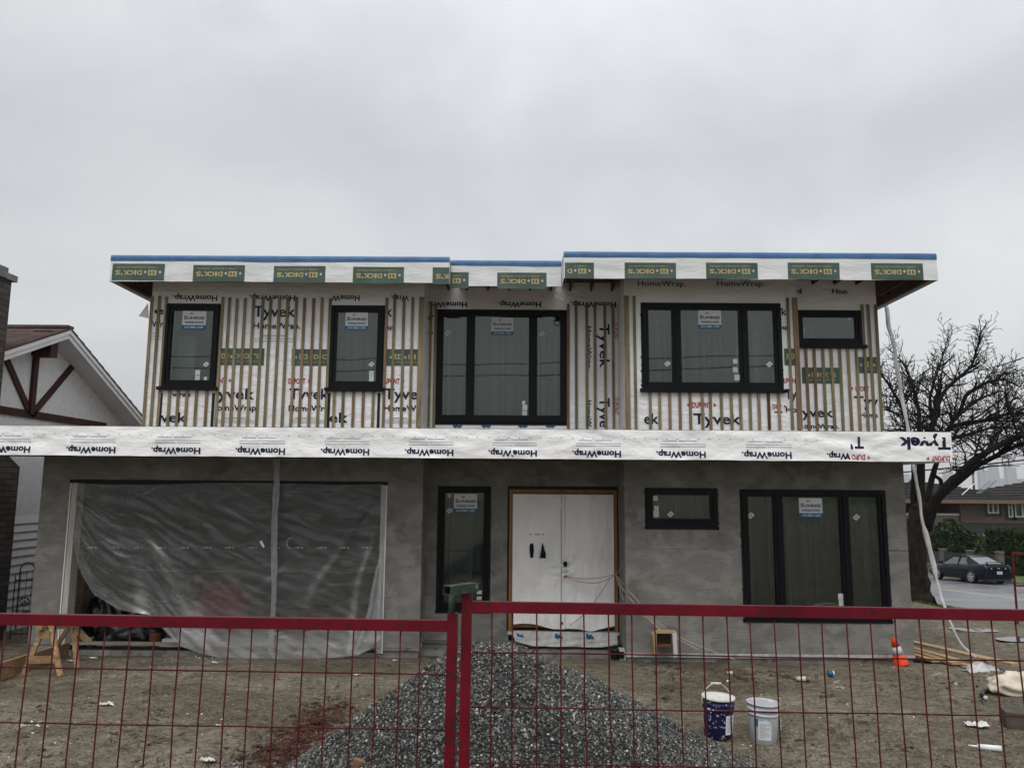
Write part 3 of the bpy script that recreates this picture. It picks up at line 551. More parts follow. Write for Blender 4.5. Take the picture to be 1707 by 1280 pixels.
# second layer of wrap lapped over the wall heads
w.box(ul+.05, ug-.01, DG-.005, DG-.002, U(450, 508, DG)[1], ZD-.3, 'wrap'); w.box(ur+.01, uq-.01, DR-.005, DR-.002, U(1200, 500, DR)[1], ZD-.3, 'wrap')
B = .016
def up(txt, a, b, y, c, D, m='navy', bold=B): pr(w, txt, a, b, y, c, D, m, 0, .009, bold=bold)
def dn(txt, a, b, y, c, D, m='navy', bold=.026): pr(w, txt, a, b, y, c, D, m, 1, .009, bold=bold)
for t, a, b in (('HomeWrap.', 288.5, 363), ('HomeWrap.', 416, 492.5), ('HomeW', 553, 600), ('Wrap.', 652, 682)): dn(t, a, b, 492.5, 10.5, DG)
def fine(a, b, y, D, k=1):      # lines of small print
    for i, (da_, db_, c) in enumerate(((.12, .75, 'greyink'), (0, 1, 'greyink2'), (0, 1, 'greyink2'))):
        X0, Z = U(a+(b-a)*da_, y+k*5*i, D); X1 = U(a+(b-a)*db_, y+k*5*i, D)[0]; w.box(X0, X1, D-.008, D-.0075, Z, Z+.012, c)
up('Tyvek', 422, 493, 528, 19.5, DG); up('HomeWrap.', 422, 501, 548, 11, DG, bold=.022); fine(424, 494, 560, DG, .9)
up('e', 257, 273, 524, 14, DG); up('Wr', 253, 272.5, 545, 10.5, DG, bold=.022); fine(252, 270, 556, DG)
up('k', 643.5, 654, 528, 19.5, DG); up('ap', 643.5, 656, 549, 8, DG, bold=.022)
dicks(w, 366, 440, 580.5, 608.5, DG, c0=.12, off=.007); dicks(w, 487, 546, 582, 609.5, DG, c1=.70, off=.007); dicks(w, 645, 700.5, 582, 609.5, DG, c1=.66, off=.007)
dupont(w, 365, 377, 638.5, 9.5, DG, off=.009, txt='NT'); dupont(w, 480.5, 509, 639.5, 9.5, DG, off=.009); dupont(w, 641.5, 666, 639.5, 9.5, DG, off=.009, txt='UPONT')
up('yvek', 363, 424, 665, 19, DG); up('Tyvek', 482, 548, 665, 19, DG); up('Tyve', 640, 696, 665, 19, DG)
up('omeWrap', 362, 427, 684, 10.5, DG, bold=.022); up('HomeWr', 481, 541, 685, 10.5, DG, bold=.022); up('HomeW', 640, 694, 685, 10.5, DG, bold=.022); fine(364, 424, 697, DG, .7); fine(484, 540, 697, DG, .7); fine(642, 692, 697, DG, .7)
up('vek', 267, 311, 703.5, 17.5, DG); up('wrap', 287, 318, 661, 8, DG, bold=.022); up('ek', 549, 580, 704, 18, DG)
for a, b in ((361, 361.8),): pass
for px_ in (269.5, 356.5, 549, 632):     # strips of black membrane hanging below the two windows
    X, Z = U(px_, 655, DG); w.box(X-.025, X+.025, DG-.011, DG-.0095, 4.02, Z, 'blackm')
for t, a, b in (('HomeWrap', 708, 779), ('HomeWrap.', 830, 902), ('HomeWrap.', 951, 1027)): dn(t, a, b, 503.5, 10, DE)
up('V', 711, 723, 537, 13, DE); up('he', 708.5, 722, 557, 8, DE, bold=.022)
prv(w, 'Tyvek', 999, 540, 614, 18.5, DE, 'navy', .006, B); prv(w, 'Tyve', 999, 663, 712, 18.5, DE, 'navy', .006, B)
prv(w, 'HomeWrap', 978, 544, 614, 8.5, DE, 'navy', .006, .022); prv(w, 'HomeW', 978, 667, 711, 8.5, DE, 'navy', .006, .022)
prv(w, 'DUPONT', 1023.5, 538, 567, 8, DE, 'red', .006, .0); prv(w, 'DUPONT', 1023.5, 662, 691, 8, DE, 'red', .006, .0)
for t, a, b in (('HomeWrap.', 1063, 1143), ('HomeWrap.', 1195, 1275)): up(t, a, b, 477, 9.5, DR, bold=.006)
X0, Z = U(750, 708, DE)  # tape below the middle window
for px_ in (757, 805, 866, 912):
    for q in range(5):
        a_, Z_ = U(px_+q*3-2, 709+(q % 2)*1.5, DE); w.box(a_, a_+.035, DE-.008, DE-.007, Z_-.03, Z_+.02+.01*(q % 3), 'sblue')
up('ek', 1073.5, 1098, 706, 18.5, DR); dupont(w, 1154, 1185, 679.5, 10, DR, off=.009); up('Tyvek', 1156, 1235, 706.5, 19, DR)
dupont(w, 1288, 1303, 681, 8, DR, off=.009, txt='DUP'); up('T', 1291, 1305, 697, 12, DR)
up('k', 1303, 1311, 526, 14, DR); up('ap', 1303.5, 1313, 549, 8, DR, bold=.022); dicks(w, 1306.5, 1325, 581, 609, DR, c0=.10, c1=.31, off=.007)
dupont(w, 1306, 1326, 638.5, 9, DR, off=.009, txt='UPON'); up('Ty', 1309, 1328, 665, 18, DR); up('Ho', 1310, 1328, 687, 10, DR, bold=.022)
dicks(w, 1336, 1399, 612.5, 639, DQ, c0=.22, off=.007); dicks(w, 1428, 1462, 595, 622, DQ, c1=.42, off=.007)
dupont(w, 1426, 1449, 652, 9, DQ, off=.009, txt='UPONT'); up('Tyv', 1424, 1464, 677, 18, DQ); up('Home', 1434, 1463, 696, 9.5, DQ, bold=.022)
up('yvek', 1337, 1389, 695, 17, DQ); up('omeWrap.', 1340, 1399, 714, 8.5, DQ, bold=.022); dn('p.', 1326, 1336, 484, 9, DQ); up('Hon', 1387, 1412, 490, 9, DQ, bold=.022)
prv(w, 'CUTTING GUIDE', 1053, 608, 658, 3, DR, 'greyink', .006, 0) if False else None
w.build('house_wrap', H)
# ---- battens 
def bat(px_, t, b, D, wd=.05, m='batten', th=.02, pb=None):
    ym = 600 if pb is None else pb; X = U(px_, ym, D)[0]; zt = U(px_, t, D)[1]; zb = U(px_, b, D)[1]; k = MB()
    a_ = random.uniform(-.006, .006); lo_ = max(zb, 4.0) if b > 700 else zb
    m = random.choice(('batten', 'batten', 'batten2', 'batten3')) if m == 'batten' else m; k.box(0, wd, 0, th, 0, zt-lo_, m, Matrix.Translation((X-wd/2, D-th-.0125, lo_))@Matrix.Rotation(a_/2, 4, 'Y')); k.build('batten', H)
jt = lambda: random.uniform(-1.5, 1.5)
for p in (247.5, 259.6, 271): bat(p, 495+jt(), 712, DG)
for p in (366.5, 377.7, 391, 404, 418.6, 433.5, 447, 461.7, 475.6, 490, 504, 519.5, 534, 547.5, 642, 655, 671.7, 686): bat(p, 497+jt(), 712, DG)
bat(700.5, 496, 712, DG, .09, th=.035)
for p in (282, 296.5, 311, 327, 344): bat(p, 651, 712, DG, pb=680)
for p in (557, 572, 589, 605.5, 622): bat(p, 652, 712, DG, pb=680)
for p in (708.5, 717, 725.5): bat(p, 505+jt(), 712, DE)
for p in (946.8, 960.5, 978, 991.5, 1009, 1022): bat(p, 508+jt(), 714, DE)
bat(1034.5, 508, 714, DE, .09)
bat(1045.5, 494, 716, DR, .085, th=.035); bat(1058.6, 494, 716, DR)
for i, p in enumerate((1083.8, 1099.5, 1116.4, 1133.4, 1150.6, 1170.7, 1184, 1202.5, 1218.8, 1234.2, 1250, 1264.8, 1281, 1298.3)): bat(p, 652, 716, DR, m='dbatten' if i == 12 else 'batten', pb=684)
bat(1316, 497, 716, DR); bat(1328, 497, 716, DR, .085, th=.035)
for p in (1345.6, 1358.8, 1373.8, 1388, 1402, 1416, 1430): bat(p, 580, 718, DQ, pb=650)
for p in (1440.5, 1451.5, 1463.5): bat(p, 508, 718, DQ)
# ---- roof
def soffit_rafters(a, b, y0, y1, m='rafter'):
    x = a+.2; k = MB()
    while x < b-.1: k.box(x, x+.038, y0+.05, y1, 6.80, 6.965, m); x += .406
    return k
RL = (U(184, 445, 13.25)[0], U(749, 450, 13.25)[0]); RRx = (U(940, 442, 12.9)[0], U(1562, 445, 12.9)[0])
FB, FT = 6.585, 7.06
for (a, b, y0, left, right) in ((RL[0], RL[1], 13.25, 1, 1), (RL[1]+.012, RRx[0]-.012, 13.45, 0, 0), (RRx[0], RRx[1], 12.9, 1, 1)):
    k = MB(); k.box(a+.03, b-.03, y0+.045, 24.6, 6.97, 7.03, 'plywood'); k.quad((a+.03, y0+.02, 7.035), (b-.03, y0+.02, 7.035), (b-.03, 24.6, 7.035), (a+.03, 24.6, 7.035), 'blue')
    rf = k.build('roof_deck', H); soffit_rafters(a, b, y0, 15.0).build('rafter', rf)
# side overhang lookouts on both ends
k = MB(); k2 = MB(); y = 13.6
while y < 24: k2.box(RL[0]+.05, ul, y, y+.038, 6.71, 6.965, 'rafter'); k.box(uR, RRx[1]-.05, y, y+.038, 6.71, 6.965, 'rafter'); y += .406
k.box(uR+.06, uR+.10, 13.0, 24, 6.60, 6.70, 'rafter'); k2.box(RL[0]+.05, RL[0]+.09, 13.3, 24, 6.62, 6.95, 'rafter'); k.box(RRx[1]-.09, RRx[1]-.05, 13.0, 24, 6.62, 6.95, 'rafter')
k.build('overhang_framing', H); k2.build('overhang_framing', H)
def fascia(a, b, D, prints, sides):
    k = MB(); k.box(a+.006, b-.006, D+.004, D+.04, FB+.004, FT-.01, 'plywood')
    sheet(k, a, b, FB, FT-.10, D, fas_disp, 'fwrap', 0, .08, .05, hem=.010)
    # blue membrane turned down over the top edge
    n_ = int((b-a)/.07); vs = []
    for i in range(n_+1):
        x = a+(b-a)*i/n_; lo_ = FT-.105-.016*n3(x*1.2, 4, 4)-.02*n3(x*.35, 2, 1)
        vs += [(x, D-.004-fas_disp(x, lo_), lo_), (x, D-.010-fas_disp(x, FT-.05), FT-.05), (x, D-.002, FT+.004*n3(x*3, 1, 1)), (x, D+.05, FT+.002)]
    k.add(vs, [(i*4+j, i*4+j+4, i*4+j+5, i*4+j+1) for i in range(n_) for j in range(3)], 'blue', True)
    for p in prints: dicks(k, *p[:4], D, 1, fas_disp, c0=p[4] if len(p) > 4 else 0, c1=p[5] if len(p) > 5 else 1, off=.003)
    for x in sides:
        s_ = -.001 if x == a else .001
        k.quad((x+s_, D, FB), (x+s_, 24.6 if x in (RL[0], RRx[1]) else 13.6, FB), (x+s_, 24.6 if x in (RL[0], RRx[1]) else 13.6, FT-.1), (x+s_, D, FT-.1), 'fwrap')
        k.quad((x+s_, D, FT-.1), (x+s_, 24.6 if x in (RL[0], RRx[1]) else 13.6, FT-.1), (x+s_, 24.6 if x in (RL[0], RRx[1]) else 13.6, FT), (x+s_, D, FT), 'blue')
    return k.build('fascia', H)
fascia(*RL, 13.25, [(188.5, 273.5, 439.5, 467.5), (323, 407.5, 442, 469.5), (457, 542, 443.5, 471), (589, 673, 445, 472.5), (721.5, 748.5, 446, 474, .68, 1.0)], RL)
fascia(RL[1]+.012, RRx[0]-.012, 13.45, [(751.5, 781, 454, 480.5, 0, .35), (829, 911, 454.5, 481.5)], ())
fascia(*RRx, 12.9, [(941.5, 990, 438, 464.5, 0, .57), (1041, 1127, 438, 464.5), (1176.5, 1263.5, 438, 465), (1312.5, 1400, 438, 465.5), (1451, 1539.5, 439, 466.5)], RRx)
# ---- canopy band between the storeys
DB = 12.6; bx0 = -10.2; bx1 = U(1586, 745, DB)[0]; bz0, bz1 = 3.48, 3.96
k = MB(); k.box(bx0, bx1-.02, DB+.03, DG-.02, 3.505, 3.60, 'plywood'); k.box(xg+.01, xr-.01, DG-.019, DE-.01, 3.505, 3.60, 'plywood'); k.box(bx0, bx1-.02, DB+.03, DG+.05, 3.62, 3.97, 'plywood'); k.box(xl-.2, ul-.02, DG+.051, 24, 3.62, 3.97, 'plywood')
k.box(bx1-.5, bx1-.02, DR, 17.5, 3.52, 3.97, 'plywood'); k.box(xR+.002, bx1-.05, DB+.05, 17.4, 3.487, 3.503, 'trimw')
k.build('canopy_slab', H)
k = MB(); sheet(k, bx0, bx1, bz0, bz1, DB, band_disp, 'bandwrap', 0, .045, .04, hem=.008)
k.quad((bx1, DB, bz0), (bx1, 17.5, bz0), (bx1, 17.5, bz1), (bx1, DB, bz1), 'wrap'); k.quad((bx0, DB+.01, bz1-.002), (bx1, DB+.01, bz1-.002), (bx1, DG-.04, bz1-.002), (bx0, DG-.04, bz1-.002), 'wrap')
for a, b in ((-29, 52), (111.5, 194), (252.5, 335), (393, 476), (535, 616), (675, 756), (814, 895), (953.5, 1035), (1093.5, 1176), (1236, 1319)):
    yb = 744+.0077*(a); t_ = 'HomeWrap.'
    pr(k, t_, a, b, yb, 11.5, DB, 'navy', 1, .005, band_disp, .036)
    for (u0, u1, yy, c, hh) in ((.13, .42, -17, 'greyink', .8), (.46, .82, -17, 'greyink', .8), (.08, 1.0, -12, 'greyink2', .9), (.08, .50, -7.5, 'greyink2', 1.3), (.52, 1.0, -7.5, 'greyink2', 1.3)):
        X0, Z = U(a+(b-a)*u0, yb+yy, DB); X1 = U(a+(b-a)*u1, yb+yy, DB)[0]; sheet(k, X0, X1, Z, Z+hh*.012, DB, band_disp, c, .004)
    for q in range(8):
        X, Z = U(a+(b-a)*1.7*q/8, yb-20, DB); k.quad((X, DB-.005-band_disp(X, Z), Z), (X+.012, DB-.005-band_disp(X, Z), Z), (X+.012, DB-.005-band_disp(X, Z), Z+.012), (X, DB-.005-band_disp(X, Z), Z+.012), 'navy')
pr(k, 'Wrap.', 1378, 1417, 755, 11.5, DB, 'navy', 1, .005, band_disp, .036); dupont(k, 1419, 1441, 757.5, 9.5, DB, 1, band_disp, .006, 'DUPO')
pr(k, 'T', 1423, 1438.5, 728, 21, DB, 'navy', 1, .006, band_disp, .028); pr(k, "'", 1416, 1420, 728, 21, DB, 'navy', 1, .006, band_disp, .028)
pr(k, 'Tyvek', 1497, 1583, 729, 22, DB, 'navy', 1, .005, band_disp, .036); dupont(k, 1552, 1582, 759.5, 9.5, DB, 1, band_disp, .005)
k.build('canopy_fascia', H)
# ---- door, door frame, sill
k = MB(); t = .058
k.box(da+.0, da+t, DE-.03, DE+.13, dz0, dz-.01, 'doorwood'); k.box(db-t, db, DE-.03, DE+.13, dz0, dz-.01, 'doorwood'); k.box(da+t, db-t, DE-.03, DE+.13, dz-.01-t, dz-.01, 'doorwood')
k.box(da-.03, db+.03, DE-.004, DE-.001, dz-.01, dz+.05, 'blackm'); k.box(da-.035, da, DE-.006, DE-.001, dz0, dz, 'blackm'); k.box(db, db+.035, DE-.006, DE-.001, dz0, dz, 'blackm')
k.build('door_frame', H)
mid = (U(937, 935, DE)[0])
for a, b in ((da+t+.003, mid-.003), (mid+.003, db-t-.003)):
    k = MB(); k.box(a, b, DE+.04, DE+.085, dz0+.06, dz-.012-t, 'doorwood'); k.box(a+.15, b-.15, DE+.033, DE+.041, dz0+.25, dz-.35, 'dark'); k.build('door', H)
k = MB(); k.box(da-.02, db+.02, DE-.07, DE+.13, dz0-.055, dz0-.002, 'jamb'); k.build('door_sill', H)
# ---- garage opening jambs
k = MB(); k.box(ga-.0, ga+.10, DG+.01, DG+.24, gz0, gz-.02, 'jamb'); k.box(gb-.09, gb, DG+.01, DG+.24, gz0, gz-.02, 'jamb'); k.box(ga-.03, gb+.03, DG-.012, DG+.24, gz-.03, gz+.035, 'blackm')
k.box(ga-.02, ga, DG-.008, DG+.01, gz0, gz, 'trimw'); k.box(gb, gb+.02, DG-.008, DG+.01, gz0, gz, 'trimw')
k.build('garage_jamb', H)
# loose flap of wrap sticking out past the left corner, coil of wire under the roof step
k = MB(); a = U(246, 505, DG); b_ = U(233, 528, DG); c = U(248, 531, DG); k.poly([(a[0], DG+.02, a[1]), (b_[0], DG-.05, b_[1]), (c[0], DG, c[1])], 'wrap'); k.poly([(a[0], DG+.024, a[1]), (c[0], DG+.004, c[1]), (b_[0], DG-.046, b_[1])], 'wrap'); k.build('wrap_flap', H)
k = MB(); c = U(939, 494, 13.5)
for r_ in (.055, .07, .062): k.tube([(c[0]+r_*math.cos(t_*.4), 13.5+.01*math.sin(t_), c[1]+r_*math.sin(t_*.4)) for t_ in range(17)], .004, 'cablep', 5)
k.tube([(c[0]+.03, 13.5, c[1]+.06), (c[0]+.05, 13.5, c[1]+.35)], .004, 'cablep', 5)
k.build('coil', label='small coil of pale wire hanging under the step in the roof', cat='wire', origin=(c[0], 13.5, c[1]))
# ================================================================ sheeting on the house
def lerpt(tab, u):
    for (a, p), (b, q) in zip(tab, tab[1:]):
        if u <= b: t = (u-a)/(b-a); return tuple(p[i]+(q[i]-p[i])*t for i in range(len(p)))
    return tab[-1][1]
bot = [(0, (127, 905)), (.03, (133, 945)), (.07, (156, 990)), (.13, (200, 1016)), (.21, (250, 1022)), (.30, (298, 1070)), (.36, (338, 1086)), (.45, (385, 1097)), (.55, (440, 1101)), (.66, (500, 1098)), (.8, (565, 1092)), (.9, (603, 1087)), (1, (637, 1062))]
nu, nv = 150, 110; vs = []; DF = DG-.02; GA = []
for j in range(nv+1):
    for i in range(nu+1):
        u = i/nu; v = j/nv; p = lerpt(bot, u); tx = 129+u*(640-129); ty = 806+5*math.sin(u*9)*.3
        sag = math.sin(math.pi*v)*0; px_ = tx+(p[0]-tx)*v+sag; py_ = ty+(p[1]-ty)*v
        X, Z = U(px_, py_, DF); edge = min(1, v*5)
        # folds fanning from the top corners to the foot
        a1 = math.atan2(v+.15, u+.10); a2 = math.atan2(v+.15, 1.08-u)
        d = .05*abs(math.sin(a1*11+n3(u*3, v*3)*1.5))*max(0, 1-u*1.7)*(.3+v)+.045*abs(math.sin(a2*13+n3(u*3, v*3, 4)))*max(0, 1-(1-u)*1.9)*(.2+v)+.025*n3(u*5, v*4, 2)+.014*n3((u-v)*20, (u+v)*7, 5)+.03*max(0, math.sin(a1*30+3*n3(u*2, v*2)))**4*max(0, 1-u*1.5)*v+.03*max(0, math.sin(a2*34+3*n3(u*2, v*2, 5)))**4*max(0, 1-(1-u)*1.9)*v
        vs.append((X, DF-.01-abs(d)*edge*1.5-.10*sstep((v-.8)/.2)*(u > .3), Z))
        f1 = max(0, 1-abs(u-(.10+.30*v))/.045)*sstep((v-.25)/.4)*(.5+.5*n3(u*9, v*5, 3)); f2 = max(0, math.sin(a1*11+n3(u*3, v*3)*1.5)-.55)*max(0, 1-u*1.5)*v*.5; f3 = max(0, math.sin(a2*13+n3(u*3, v*3, 4))-.5)*max(0, 1-(1-u)*1.7)*v*.5
        ft = sstep((v-.74-.10*n3(u*6, 1))/.26)*.26*(1-.5*(u < .25)); rp_ = .10*max(0, n3(u*12+v*4, v*22, 9))+.10*max(0, n3(u*16-v*6, v*12, 19))*(u > .5)+.03*sstep((u-.5)/.5)*v
        r1 = max(0, math.sin(a1*30+3*n3(u*2, v*2)))**6*max(0, 1-u*1.5)*sstep((v-.25)/.35)*.42*max(0, .6+n3(u*4, v*4, 8)); r2 = max(0, math.sin(a2*34+3*n3(u*2, v*2, 5)))**6*max(0, 1-(1-u)*1.9)*sstep((v-.2)/.4)*.40*max(0, .6+n3(u*5, v*5, 18))
        r3 = .16*max(0, n3((u-v)*26, (u+v)*7, 2))**1.5*(u < .6)+.12*max(0, n3((u+v)*30, (u-v)*8, 12))**1.5
        GA.append(min(.8, f1*.55+r1+r2+r3+ft))
k = MB(); w_ = nu+1; k.add(vs, [(j*w_+i, j*w_+i+1, (j+1)*w_+i+1, (j+1)*w_+i) for j in range(nv) for i in range(nu)], 'film', True)
# seam across the middle and rows of faint print
for (a, b, y_, hh) in ((185, 640, 949.5, .010),):
    X0, Z = U(a, y_, DF); X1 = U(b, y_, DF)[0]; k.box(X0, X1, DF-.085, DF-.083, Z, Z+hh*.6, 'film')
for q in range(13):
    X, Z = U(150+q*38, 913, DF)
    for e in range(5): k.box(X+e*.035, X+e*.035+.024, DF-.09, DF-.089, Z+.006*(e % 2), Z+.012+.008*(e % 3), 'filmd')
fo = k.build('film_sheet', label='large clear plastic film covering the garage door opening', cat='plastic sheet', origin=(ga, DG, 0))
ga_ = fo.data.attributes.new('gather', 'FLOAT', 'POINT'); ga_.data.foreach_set('value', GA+[0]*(len(fo.data.vertices)-len(GA)))
# hanging strip down the middle
k = MB(); pts = [(461, 765), (461, 800), (459, 860), (457.5, 930), (456, 1000), (454, 1050), (452, 1085), (462, 1104)]; vs = []
for i in range(57):
    t_ = i/56*(len(pts)-1); a = int(min(t_, len(pts)-2)); f_ = t_-a; px_ = pts[a][0]*(1-f_)+pts[a+1][0]*f_; py_ = pts[a][1]*(1-f_)+pts[a+1][1]*f_
    wd = 5.2+1.2*n3(i*.3, 0, 0)-2.0*(abs(i-34) < 7)*.5
    for e in range(7):
        X, Z = U(px_+wd*(e/3-1), py_, DF-.14); vs.append((X, DF-.15+.03*math.sin(e*2.1+i*.25)+.01*n3(i*.5, e), Z))
k.add(vs, [(i*7+e, i*7+e+1, (i+1)*7+e+1, (i+1)*7+e) for i in range(56) for e in range(6)], 'filmd', True)
k.build('film_strip', label='narrow gathered strip of film hanging down the middle of the garage opening', cat='plastic strip', origin=(U(460, 900, DF)[0], DF-.15, 0))
for lab, px_, py_, s_ in (('small white paper scrap stuck on the garage film left of the hanging strip', 437, 907, 1), ('curl of torn white tape on the garage film right of the hanging strip', 485, 905, 0)):
    X, Z = U(px_, py_, DF-.15); k = MB()
    if s_: k.poly([(X-.05, DF-.16, Z+.05), (X+.0, DF-.165, Z+.06), (X+.05, DF-.16, Z-.04), (X+.02, DF-.155, Z-.06)], 'sticker')
    else: k.tube([(X+.07*math.cos(t_*.45+1.2), DF-.16, Z+.09*math.sin(t_*.45+1.2)) for t_ in range(9)], .007, 'filmd', 6)
    k.build('tape_scrap', label=lab, cat='tape', origin=(X, DF-.16, Z))
# loose flap at the right edge
k = MB(); vs = []
L_ = [(636, 915), (626, 950), (618, 985), (612, 1020), (603, 1050), (592, 1080), (588, 1096)]; R_ = [(638, 915), (637, 950), (636, 985), (635.5, 1020), (635, 1050), (634, 1078), (600, 1090)]
for i in range(37):
    t_ = i/36*6; a = int(min(t_, 5)); f_ = t_-a
    l_ = [L_[a][q]*(1-f_)+L_[a+1][q]*f_ for q in (0, 1)]; r_ = [R_[a][q]*(1-f_)+R_[a+1][q]*f_ for q in (0, 1)]
    for e in range(11):
        g_ = e/10; X, Z = U(l_[0]*(1-g_)+r_[0]*g_, l_[1]*(1-g_)+r_[1]*g_, DG-.12); vs.append((X, DG-.13+.035*math.sin(g_*11+i*.12)*min(1, i/10)+.01*n3(i*.4, e*.5), Z))
k.add(vs, [(i*11+e, i*11+e+1, (i+1)*11+e+1, (i+1)*11+e) for i in range(36) for e in range(10)], 'filmd', True)
k.build('film_flap', label='loose crumpled flap of milky film at the right edge of the garage opening', cat='plastic sheet', origin=(gb, DG-.1, 0))
# white cover over the double door
k = MB(); vs = []; a0 = da+.064; b0 = db-.064; zt_ = dz-.10; nu, nv = 70, 90
for j in range(nv+1):
    for i in range(nu+1):
        u = i/nu; v = j/nv; x = a0+(b0-a0)*u; zb_ = dz0+.07+.06*math.sin(u*5+1)+.05*(u > .75)*(u-.75)*4-.08*n3(u*4, 2)
        z = zt_+(zb_-zt_)*v; um = .535
        d = .015+.035*n3(x*2.2, z*1.1, 3)+.022*n3(x*5.5, z*2.4, 8)+.012*n3(x*13, z*3, 4)-.05*math.exp(-((u-um)/.012)**2)+.03*math.exp(-(((u-.52)/.10)**2+((v-.56)/.07)**2))*n3(x*14, z*14)*3
        d += .02*abs(math.sin((u*1.2+v)*14))*sstep((v-.6)/.4)*math.exp(-((u-.5)/.35)**2)+.02*sstep((v-.93)/.07)*n3(x*9, 2)
        vs.append((x, DE-.015-d, z))
w_ = nu+1; k.add(vs, [(j*w_+i, j*w_+i+1, (j+1)*w_+i+1, (j+1)*w_+i) for j in range(nv) for i in range(nu)], 'doorfilm', True)
def tear(pts, m='black'): k.poly([(U(a, b, DE)[0], DE-.062, U(a, b, DE)[1]) for a, b in pts], m)
tear([(883, 907), (886, 904.5), (889, 906), (890, 917), (888.5, 929), (884, 928.5), (882.5, 915)]); tear([(904, 903), (906.5, 910), (907, 914), (909.5, 921), (909.5, 930), (902, 929), (899.5, 930), (901.5, 918)])
tear([(938, 937), (942, 934.5), (945, 936), (945, 943), (942, 944.5), (939, 942)]); tear([(940, 959), (944, 957), (945, 961), (941, 962)])
for xx in (882, 891, 896, 903): X, Z = U(xx, 891, DE); k.box(X, X+.045, DE-.062, DE-.061, Z, Z+.018, 'greyink')
X, Z = U(936.8, 1036, DE); k.box(X-.015, X+.015, DE-.06, DE-.058, Z-.04, Z+.03, 'blackm')
X0, Zt = U(935.3, 822, DE); k.box(X0-.006, X0+.006, DE-.05, DE-.045, U(935, 1030, DE)[1], Zt, 'greyink')
k.build('door_cover', label='wrinkled white plastic taped over the double front door, torn in four spots', cat='plastic cover', origin=(mid, DE-.05, dz0))
# white membrane below the sill
k = MB(); vs = []
T_ = [(856, 1052), (900, 1053), (950, 1054), (1000, 1055), (1026, 1056)]; B_ = [(862, 1068), (885, 1076), (915, 1077), (950, 1077), (990, 1078), (1012, 1078), (1026, 1075)]
for j in range(13):
    for i in range(61):
        u = i/60; v = j/12; a = T_[0][0]+u*(1026-856); ty = 1052+u*4; q = min(int(u*6), 5); f_ = u*6-q; by = B_[q][1]*(1-f_)+B_[q+1][1]*f_
        X, Z = U(a+6*v*(1-u)-3+6*u, ty-1+(by-ty)*v, DE-.08); vs.append((X, DE-.078-.05*v-.03*abs(math.sin(v*7+u*9+n3(u*6, v*3)))*v, Z))
k.add(vs, [(j*61+i, j*61+i+1, (j+1)*61+i+1, (j+1)*61+i) for j in range(12) for i in range(60)], 'hang', True)
for px_ in (862, 925, 977):
    for q in range(4):
        X, Z = U(px_+q*3, 1057+q % 2*2, DE-.1); k.box(X, X+.04, DE-.118, DE-.115, Z-.06, Z+.02-.01*q, 'sblue')
k.build('sill_membrane', label='crumpled white sheet hanging below the front door sill', cat='plastic sheet', origin=(mid, DE-.1, 0))
# ================================================================ garage contents
def blob(c, r, m, name, label, cat, seed=0, amp=.25, fr=3, n=26, group=None):
    vs = []; c = Vector(c)
    for j in range(n+1):
        for i in range(n*2):
            th = math.pi*j/n; ph = math.pi*i/n; d = Vector((math.sin(th)*math.cos(ph), math.sin(th)*math.sin(ph), math.cos(th)))
            q = 1+amp*mnoise.noise(d*fr+Vector((seed*7.1, 0, 0)))+amp*.4*mnoise.noise(d*fr*3+Vector((seed, 5, 0)))
            v = c+Vector((d.x*r[0], d.y*r[1], max(d.z, -.35)*r[2]))*q; vs.append(v)
    k = MB(); m2 = n*2; k.add(vs, [(j*m2+i, (j+1)*m2+i, (j+1)*m2+(i+1) % m2, j*m2+(i+1) % m2) for j in range(n) for i in range(m2)], m, True)
    return k.build(name, label=label, cat=cat, group=group, origin=(c.x, c.y, c.z-r[2]*.35))
fz = ZB-.12
X = U(172, 1030, 14.9)[0]; blob((X, 15.0, fz+.18), (.42, .35, .62), 'bagblack', 'rubbish_bag', 'tall black rubbish bag behind the open left corner of the film', 'bag', 1)
X = U(215, 1050, 14.7)[0]; blob((X, 14.75, fz+.12), (.62, .35, .36), 'bagblack', 'rubbish_bag', 'low wide black rubbish bag on the garage floor, right of the tall one', 'bag', 2)
X, Z = U(348, 1020, 16.0); blob((X+.15, 16.2, fz+.2), (.55, .4, .72), 'tarpred', 'tarp_heap', 'heap under a red tarp seen through the garage film', 'tarp', 3, .3, 2.2)
def board(a, b, wd, th, m, name, label, cat, group=None, parent=None):
    k = MB(); k.bar(a, b, wd, th, m); return k.build(name, parent, label, cat, group, origin=None if parent else a)
def at(px, py, D): x, z = U(px, py, D); return Vector((x, D, z))
board((at(118, 1073, DG+.35).x, DG+.35, gz0+.06), (at(640, 1076, DG+.35).x-.5, DG+.35, gz0+.06), .12, .045, 'lumber', 'plank', 'long pale plank lying along the garage threshold', 'plank')
a = at(122, 1042, 14.4); b = at(155, 1078, 14.25); board(a, b, .14, .04, 'lumber', 'plank', 'short yellowish board leaning down beside the black bags', 'plank')
a = at(140, 1075, 14.6); a.z = fz+.03; b = Vector((at(240, 1015, 15.5).x, 15.6, fz+.55)); board(a, b, .09, .03, 'jamb', 'plank', 'thin pale board propped over the black bags', 'plank')
X, Z = U(124, 1000, 15.2); k = MB(); k.box(X, X+.14, 15.2, 15.24, fz, fz+1.25, 'lumber'); k.build('plank', label='narrow upright board standing inside the garage by the left jamb', cat='plank', origin=(X, 15.2, fz))
X, Z = U(262, 1065, 14.6); k = MB(); k.lathe([(.09, 0), (.10, .02), (.10, .2), (.105, .22)], (X, 14.5, fz), 'rust', 16); k.build('paint_can', label='rusty can on the garage floor beside the black bags', cat='can', origin=(X, 14.5, fz))
